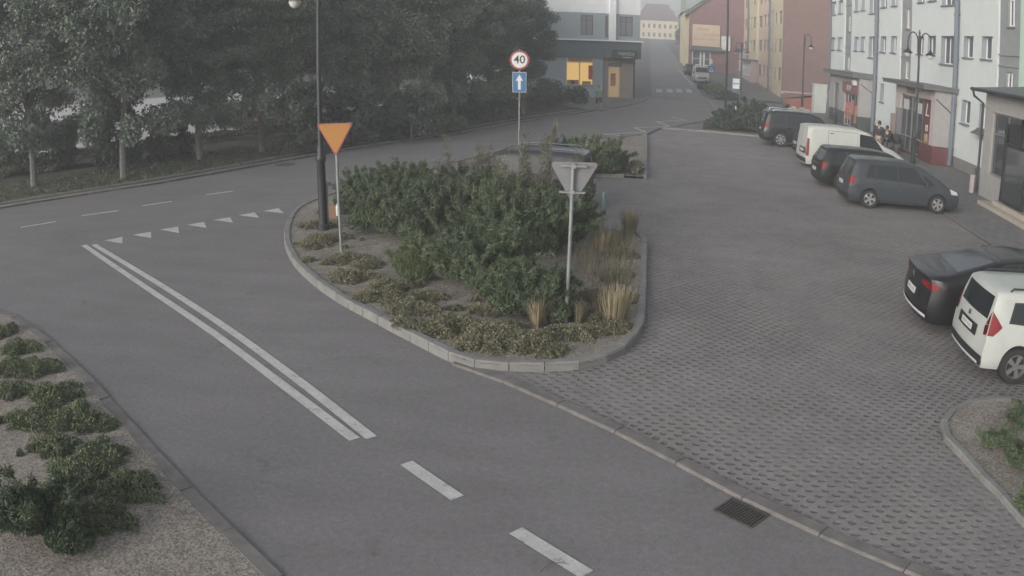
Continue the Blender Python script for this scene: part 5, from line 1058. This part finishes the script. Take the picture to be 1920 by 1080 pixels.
# white estate-crossover, near right
LD=4.5; top=[(0,1.55),(.25,1.58),(1.4,1.61),(2.3,1.59),(2.75,1.5),(3.4,1.12),(4.0,1.04),(4.35,.88),(4.5,.74)]
c7=Car(LD,1.78,1.61,.78,3.62,.33,top,[(0,1.02),(3.2,1.0),(4.0,.9),(4.35,.78),(4.5,.66)],[(0,.16),(.3,.03),(.48,0),(.85,.03),(1.05,.07),(1.6,.24),(1.9,.3)],[(0,.16),(.3,.02),(.6,0),(1.0,.1),(1.5,.3)],roofw=.76,bow=.08,zb=.25)
m7=paint('white_car_paint',(.42,.44,.42),.25,0,.8)
r=place(c7,(1897,722),.78,R(-7),'white estate car with black roof rails cut by the right picture edge',name='estate_car')
r.scale=(.9,.9,.9); ca_,sa_=math.cos(R(-1)),math.sin(R(-1)); q_=at(1897,722,z=.03); lx_,ly_=.78*.9,-.89*.9; r.rotation_euler=(0,0,R(-1)); r.location=(q_[0]-(lx_*ca_-ly_*sa_),q_[1]-(lx_*sa_+ly_*ca_),.03)
o=dict(side=[[(.52,1.1),(1.12,1.06),(1.12,1.4),(.62,1.38)],[(1.2,1.06),(2.0,1.04),(2.0,1.43),(1.2,1.41)],[(2.06,1.04),(3.0,1.02),(2.65,1.39),(2.06,1.43)]],door=[[(1.22,.36),(2.02,.32),(2.02,1.0),(1.16,1.02)],[(2.06,.32),(3.05,.32),(3.08,.98),(2.06,1.0)]],trim=[[(1.15,.26),(3.2,.26),(3.2,.36),(1.15,.36)]],
 tail_s=[[(.06,.84),(.2,.84),(.36,1.0),(.12,1.02)],[(.12,1.02),(.36,1.0),(.22,1.2),(.14,1.3)]],tail_r=[[(.7,.82),(.8,.84),(.8,1.02),(.66,.98)],[(.68,1.0),(.8,1.02),(.76,1.24),(.72,1.24)]],rear=[(-.66,1.08),(.62,1.08),(.6,1.46),(-.6,1.46)],wind=[(2.8,-.58),(2.8,.58),(3.4,.68),(3.4,-.68)],
 bumper=[[(-.8,.27),(.8,.27),(.84,.47),(-.84,.47)]],plate=(0,.8),spokes=5,rim=mat('grey_alloy',(.22,.22,.23),.35,metal=.5),mirror=(3.0,1.02),mirror_m=TRIM,rails=(.45,2.35,.64,.05),railm=TRIM,wiper=(0,.4,1.1),
 extra_r=[('skid_plate',[(-.7,.3),(.7,.3),(.7,.34),(-.7,.34)],mat('bright_strip',(.75,.76,.78),.35,metal=.3),.03),('plate_panel',[(-.45,.7),(.45,.7),(.45,.9),(-.45,.9)],TRIM,.014),('emblem',[(-.05,.95),(.05,.95),(.05,1.03),(-.05,1.03)],CHROME,.02)])
dress(c7,r,m7,o)

# dark people carrier behind the junipers (nose to the left)
LM=4.3; top=[(0,1.5),(.25,1.56),(1.6,1.6),(2.3,1.57),(2.7,1.46),(3.4,1.02),(3.9,.92),(4.2,.78),(4.3,.7)]
c8=Car(LM,1.75,1.6,.75,3.35,.31,top,[(0,.98),(3.2,.94),(3.9,.84),(4.3,.62)],[(0,.14),(.3,.03),(.48,0),(.9,.03),(1.5,.2),(1.9,.24)],[(0,.16),(.3,.02),(.6,0),(1.0,.1),(1.5,.3)],roofw=.76,bow=.08)
m8=paint('dark_violet_grey_paint',(.04,.042,.05),.22)
r=empty('people_carrier',(-1.35,22.2,.03),math.pi-R(4),'dark estate car with silver roof rails half hidden behind the big bed junipers','car')
o=dict(side=[[(.6,1.02),(1.1,1.0),(1.1,1.42),(.72,1.4)],[(1.16,1.0),(1.9,.98),(1.9,1.43),(1.16,1.42)],[(1.96,.98),(2.95,.96),(2.6,1.4),(1.96,1.43)]],door=[[(1.1,.34),(1.92,.3),(1.92,.95),(1.12,.97)],[(1.96,.3),(2.95,.3),(3.0,.92),(1.96,.95)]],tail_s=[[(.05,.75),(.2,.75),(.3,1.0),(.14,1.02)]],tail_r=[[(.64,.78),(.82,.78),(.78,1.0),(.64,1.0)]],head=[[(3.85,.66),(4.15,.6),(4.1,.72),(3.8,.8)]],rear=[(-.62,1.02),(.62,1.02),(.55,1.42),(-.55,1.42)],wind=[(2.75,-.55),(2.75,.55),(3.4,.66),(3.4,-.66)],plate=(0,.75),mirror=(2.9,.96),rails=(.4,2.3,.6,.06),bumper=[[(-.8,.24),(.8,.24),(.8,.42),(-.8,.42)]],extra_t=[('roof_window',[(1.5,-.4),(1.5,.4),(2.2,.4),(2.2,-.4)],CARGLASS,.004)])
dress(c8,r,m8,o)
# two far vehicles facing the camera
c9=Car(4.6,1.85,1.95,.8,3.7,.33,[(0,1.9),(.3,1.95),(2.9,1.95),(3.2,1.85),(3.8,1.25),(4.3,1.1),(4.6,.9)],[(0,1.1),(3.6,1.1),(4.3,1.0),(4.6,.75)],[(0,.1),(.5,0),(2,.1)],[(0,.1),(.5,0),(1.0,.06),(1.5,.2)],roofw=.84,bow=.05)
x,y=at(1313,156,z=.03); r=empty('delivery_van',(x+.1,y+4.6,tz(y+2)+.0),-math.pi/2+R(2),'white van facing the camera beyond the light green bush up the street','van')
o=dict(side=[[(2.6,1.12),(3.6,1.1),(3.2,1.65),(2.6,1.7)]],wind=[(3.22,-.68),(3.22,.68),(3.85,.78),(3.85,-.78)],head=[[(4.2,.75),(4.5,.7),(4.45,.9),(4.15,.98)]],mirror=(3.5,1.15),mirror_m=TRIM,spokes=7)
dress(c9,r,m3,o); b=MB(); c9.quad(b,'f',[(-.6,.5),(.6,.5),(.5,.68),(-.5,.68)],.01,n=4); b.build('grille',TRIM,r)
b=MB()
for q in ([(.5,.72),(.85,.72),(.8,.9),(.52,.88)],[(-.5,.72),(-.85,.72),(-.8,.9),(-.52,.88)]): c9.quad(MB(),'f',q,.012,n=4).build('headlight',HEAD,r)
c10=hatch(4.2,1.75,1.5,.75,3.3,.31,bz=.95,hood=1.0); x,y=at(1293,141,z=.03); r=empty('parked_car',(x+.2,y+4.2,tz(y+2)),-math.pi/2,'dark car parked just behind the far white van','car')
o=dict(side=[[(1.06,.97),(1.85,.95),(1.85,1.33),(1.06,1.33)],[(1.9,.95),(2.95,.92),(2.5,1.33),(1.9,1.33)]],wind=[(2.55,-.52),(2.55,.52),(3.3,.62),(3.3,-.62)],head=[[(3.72,.66),(4.0,.62),(3.95,.72),(3.66,.82)]],mirror=(2.9,.92))
dress(c10,r,m4,o)
# ------------------------------------------------------------------ people
def skin_obj(name,verts,edges,rad,m,parent,sub=1):
    me=bpy.data.meshes.new(name); me.from_pydata(verts,edges,[]); o=bpy.data.objects.new(name,me); COL.objects.link(o); o.parent=parent
    sk=o.modifiers.new('skin','SKIN'); 
    for i,r_ in enumerate(rad): me.skin_vertices[0].data[i].radius=(r_ if isinstance(r_,tuple) else (r_,r_))
    me.skin_vertices[0].data[0].use_root=True
    s_=o.modifiers.new('sub','SUBSURF'); s_.levels=s_.render_levels=2; me.materials.append(m)
    dg=bpy.context.evaluated_depsgraph_get(); dg.update(); ev=o.evaluated_get(dg); m2_=bpy.data.meshes.new_from_object(ev); o.modifiers.clear(); o.data=m2_; m2_.shade_smooth(); return o
SKIN=mat('skin',(.42,.27,.2),.6)
def person(loc,rz,label,hgt_,J,topm,botm,hairm,shoem,sleeves=True,legs_full=True,skirt=0):
    """J: joints in metres for a 1.75 m figure: dict name->(x,y,z); faces -y"""
    r=empty('person',loc,rz,label,'person'); r.scale=(hgt_/1.75,)*3
    names=['pelvis','chest','neck','head','crown','l_sh','l_el','l_wr','l_hand','r_sh','r_el','r_wr','r_hand','l_hip','l_kn','l_an','l_toe','r_hip','r_kn','r_an','r_toe']
    E_=[('pelvis','chest'),('chest','neck'),('neck','head'),('head','crown'),('chest','l_sh'),('l_sh','l_el'),('l_el','l_wr'),('l_wr','l_hand'),('chest','r_sh'),('r_sh','r_el'),('r_el','r_wr'),('r_wr','r_hand'),('pelvis','l_hip'),('l_hip','l_kn'),('l_kn','l_an'),('l_an','l_toe'),('pelvis','r_hip'),('r_hip','r_kn'),('r_kn','r_an'),('r_an','r_toe')]
    RD_=dict(pelvis=(.14,.1),chest=(.15,.1),neck=.05,head=(.085,.095),crown=(.06,.07),l_sh=.06,r_sh=.06,l_el=.042,r_el=.042,l_wr=.028,r_wr=.028,l_hand=.03,r_hand=.03,l_hip=.09,r_hip=.09,l_kn=.058,r_kn=.058,l_an=.038,r_an=.038,l_toe=.03,r_toe=.03)
    V=[J[n] for n in names]; ix={n:i for i,n in enumerate(names)}
    skin_obj('body',V,[(ix[a],ix[c]) for a,c in E_],[RD_[n] for n in names],SKIN,r)
    def cloth(nm,ns,es,add,m,ends={}):
        P=[Vector(J[n]) for n in ns]; rr=[]
        for k,n in enumerate(ns):
            q=RD_[n]; q=q if isinstance(q,tuple) else (q,q); a=add; rr.append((q[0]+a,q[1]+a))
        for n,(to,t) in ends.items(): P[ns.index(n)]=P[ns.index(n)].lerp(Vector(J[to]),t)
        skin_obj(nm,[tuple(p) for p in P],[(ns.index(a),ns.index(c)) for a,c in es],rr,m,r)
    tn=['pelvis','chest','l_sh','l_el','r_sh','r_el']+(['l_wr','r_wr'] if sleeves else []); te=[('pelvis','chest'),('chest','l_sh'),('l_sh','l_el'),('chest','r_sh'),('r_sh','r_el')]+([('l_el','l_wr'),('r_el','r_wr')] if sleeves else [])
    cloth('shirt' if not sleeves else 'jacket',tn,te,.022,topm)
    bn=['pelvis','l_hip','l_kn','r_hip','r_kn']+(['l_an','r_an'] if legs_full else []); be=[('pelvis','l_hip'),('l_hip','l_kn'),('pelvis','r_hip'),('r_hip','r_kn')]+([('l_kn','l_an'),('r_kn','r_an')] if legs_full else [])
    cloth('trousers' if legs_full else 'shorts',bn,be,.017,botm)
    h=Vector(J['head']); c_=Vector(J['crown']); f=Vector((0,-1,0)); 
    b=MB(); m4_=Matrix.Translation(h.lerp(c_,.6)+Vector((0,.018,.02))); b.lathe([(0,.11),(.05,.1),(.085,.06),(.1,.0),(.097,-.06),(.08,-.1)],14,M=m4_@Matrix.Diagonal((.95,1.08,1,1))); b.build('hair',hairm,r,smooth=True)
    fc=h+Vector((0,-.095,.0)); b=MB(); b.prism([(-.012,-.03),(.012,-.03),(0,.03)],-.02,.01,axis='y',M=Matrix.Translation(fc)); b.build('nose',SKIN,r)
    b=MB(); 
    for s in (-1,1): b.box(s*.032-.012,s*.032+.012,fc.y-.004,fc.y+.012,fc.z+.028,fc.z+.038)
    b.box(-.022,.022,fc.y-.004,fc.y+.012,fc.z-.056,fc.z-.048); b.build('face_features',mat('face_dark',(.12,.07,.06)),r)
    for s in (-1,1): MB().box(h.x+s*.088-.008,h.x+s*.088+.008,h.y-.015,h.y+.02,h.z-.02,h.z+.035).build('ear',SKIN,r)
    for a,t in (('l_an','l_toe'),('r_an','r_toe')):
        A=Vector(J[a]);T_=Vector(J[t]); skin_obj('shoe',[tuple(A+Vector((0,.03,-.035))),tuple(A.lerp(T_,.5)),tuple(T_)],[(0,1),(1,2)],[.045,.048,.04],shoem,r)
    for w_,hd in (('l_wr','l_hand'),('r_wr','r_hand')):
        A=Vector(J[w_]);Hh=Vector(J[hd]); d=(Hh-A).normalized(); sd_=Vector((d.z,0,-d.x)); sd_=Vector((0,1,0)) if sd_.length<.1 else d.cross(Vector((1,0,0))).normalized()
        for k in range(4): p0=Hh+sd_*(k-1.5)*.018; L=(.065,.075,.07,.055)[k]; MB().tube([p0,p0+d*L*.55,p0+d*L+Vector((0,-.012,0))],[.009,.008,.006],5).build('finger',SKIN,r)
        p0=Hh-d*.02+sd_*-.03; MB().tube([p0,p0+d*.03-sd_*.02,p0+d*.05-sd_*.025],[.01,.009,.006],5).build('thumb',SKIN,r)
    return r
ST=dict(pelvis=(0,0,.95),chest=(0,0,1.28),neck=(0,0,1.48),head=(0,-.02,1.59),crown=(0,-.01,1.68),l_sh=(.18,0,1.4),l_el=(.25,.03,1.13),l_wr=(.24,-.06,.9),l_hand=(.24,-.08,.82),r_sh=(-.18,0,1.4),r_el=(-.25,.03,1.13),r_wr=(-.22,-.08,.9),r_hand=(-.21,-.1,.82),l_hip=(.09,0,.88),l_kn=(.1,-.06,.5),l_an=(.1,.02,.09),l_toe=(.11,-.13,.035),r_hip=(-.09,0,.88),r_kn=(-.1,-.01,.49),r_an=(-.1,.08,.09),r_toe=(-.11,-.06,.035))
x,y=at(1645,292,z=.05); person((x,y,.05),R(150),'person in a dark top and light beige trousers walking along the shop pavement',1.75,ST,mat('dark_top',(.025,.027,.035),.8),mat('beige_trousers',(.33,.25,.2),.8),mat('dark_hair',(.02,.018,.016),.7),mat('dark_shoe',(.05,.04,.04)))
W2_=dict(ST); W2_.update(l_kn=(.1,-.22,.55),l_an=(.1,-.25,.12),l_toe=(.1,-.4,.06),r_kn=(-.1,.05,.48),r_an=(-.1,.3,.12),r_toe=(-.1,.17,.035),l_el=(.25,.12,1.15),l_wr=(.24,.1,.9),l_hand=(.24,.09,.82),r_el=(-.25,-.05,1.13),r_wr=(-.22,-.22,.95),r_hand=(-.21,-.27,.89))
x,y=at(1122,209,z=.07); person((x,y,.07),R(30),'person in a pale green shirt and dark shorts walking past the lit shop window',1.82,W2_,mat('green_shirt',(.2,.3,.24),.8),mat('dark_shorts',(.05,.055,.06),.8),mat('grey_hair',(.25,.23,.2),.8),mat('dark_shoe',(.05,.04,.04)),sleeves=False,legs_full=False)
SIT=dict(ST); dz=-.42
for k in ('pelvis','chest','neck','head','crown','l_sh','r_sh','l_el','r_el','l_wr','r_wr','l_hand','r_hand','l_hip','r_hip'): SIT[k]=(ST[k][0],ST[k][1],ST[k][2]+dz)
SIT.update(chest=(0,-.08,.86),neck=(0,-.14,1.05),head=(0,-.2,1.15),crown=(0,-.2,1.24),l_sh=(.17,-.12,.98),r_sh=(-.17,-.12,.98),l_el=(.24,-.25,.75),r_el=(-.24,-.25,.75),l_wr=(.14,-.42,.62),r_wr=(-.14,-.42,.62),l_hand=(.1,-.48,.6),r_hand=(-.1,-.48,.6),l_kn=(.14,-.42,.52),l_an=(.15,-.46,.09),l_toe=(.16,-.62,.035),r_kn=(-.14,-.42,.52),r_an=(-.15,-.46,.09),r_toe=(-.16,-.62,.035))
x,y=at(1672,284,z=.05); s1=person((13.45,43.2,.05),R(-40),'person in dark clothes sitting by the entrance of the dark red based shop',1.7,SIT,mat('dark_top',(.03,.03,.035)),mat('dark_trousers',(.03,.03,.035),.8),mat('dark_hair',(.02,.018,.016)),mat('white_shoe',(.5,.5,.5)))
ch=empty('folding_chair',(13.5,43.28,.05),R(-40),'dark simple chair under the sitting person at the shop entrance','chair')
MB().box(-.22,.22,-.2,.22,.36,.4).build('seat',TRIM,ch); MB().box(-.22,.22,.2,.23,.45,.85).build('backrest',TRIM,ch)
for sx in (-.2,.2):
    for sy in (-.18,.2): MB().tube([(sx,sy,0),(sx,sy,.36 if sy<0 else .6)],.012,6).build('leg',IRON,ch)
# pram beside the sitting person
pr=empty('pram',(13.5,41.6,.05),R(60),'dark pram standing by the shop entrance right of the sitting person','pram')
b=MB()
for i in range(9):
    t=i/8*math.pi*.5
b.lathe([(0,.45),(.2,.47),(.27,.6),(.28,.72),(.26,.72)],16,M=Matrix.Diagonal((1.35,.85,1,1))); b.build('basket',mat('pram_cloth',(.03,.035,.045),.8),pr,smooth=True)
b=MB(); b.lathe([(.27,.0),(.25,.12),(.18,.22),(.08,.28),(0,.29)],16,M=Matrix.Translation((-.12,0,.72))@Matrix.Diagonal((.9,.85,1,1))); b.build('hood',mat('pram_cloth',(.03,.035,.045)),pr,smooth=True)
b=MB(); b.tube([(-.3,.2,.15),(.3,.2,.5),(.55,.2,.95),(.55,-.2,.95),(.3,-.2,.5),(-.3,-.2,.15)],.013,6).tube([(.3,.2,.15),(-.2,.2,.5)],.012,6).tube([(.3,-.2,.15),(-.2,-.2,.5)],.012,6).tube([(-.3,.2,.15),(-.3,-.2,.15)],.01,6).tube([(.3,.2,.15),(.3,-.2,.15)],.01,6); b.build('frame',GALV,pr)
for sx in (-.3,.3):
    for sy in (-.22,.22): MB().lathe([(.0,-.015),(.14,-.015),(.15,0),(.14,.015),(0,.015)],16,M=Matrix.Translation((sx,sy,.15))@Matrix.Rotation(math.pi/2,4,'X')).build('wheel',TYRE,pr,smooth=True)
# ------------------------------------------------------------------ air

hb=MB().box(-1000,1000,-100,620,-3,32); hz=hb.build('haze',mat('haze_air',(1,1,1)))
hm=bpy.data.materials.new('haze_volume'); hm.use_nodes=True; t=hm.node_tree; t.nodes.clear(); vo=t.nodes.new('ShaderNodeVolumePrincipled'); vo.inputs['Density'].default_value=.0031; vo.inputs['Color'].default_value=(.9,.93,.96,1); vo.inputs['Anisotropy'].default_value=.0
ou=t.nodes.new('ShaderNodeOutputMaterial'); t.links.new(vo.outputs[0],ou.inputs['Volume']); hz.data.materials.clear(); hz.data.materials.append(hm)
hz['kind']='stuff'; hz['label']='thin pale evening haze over the whole street'; hz['category']='haze'
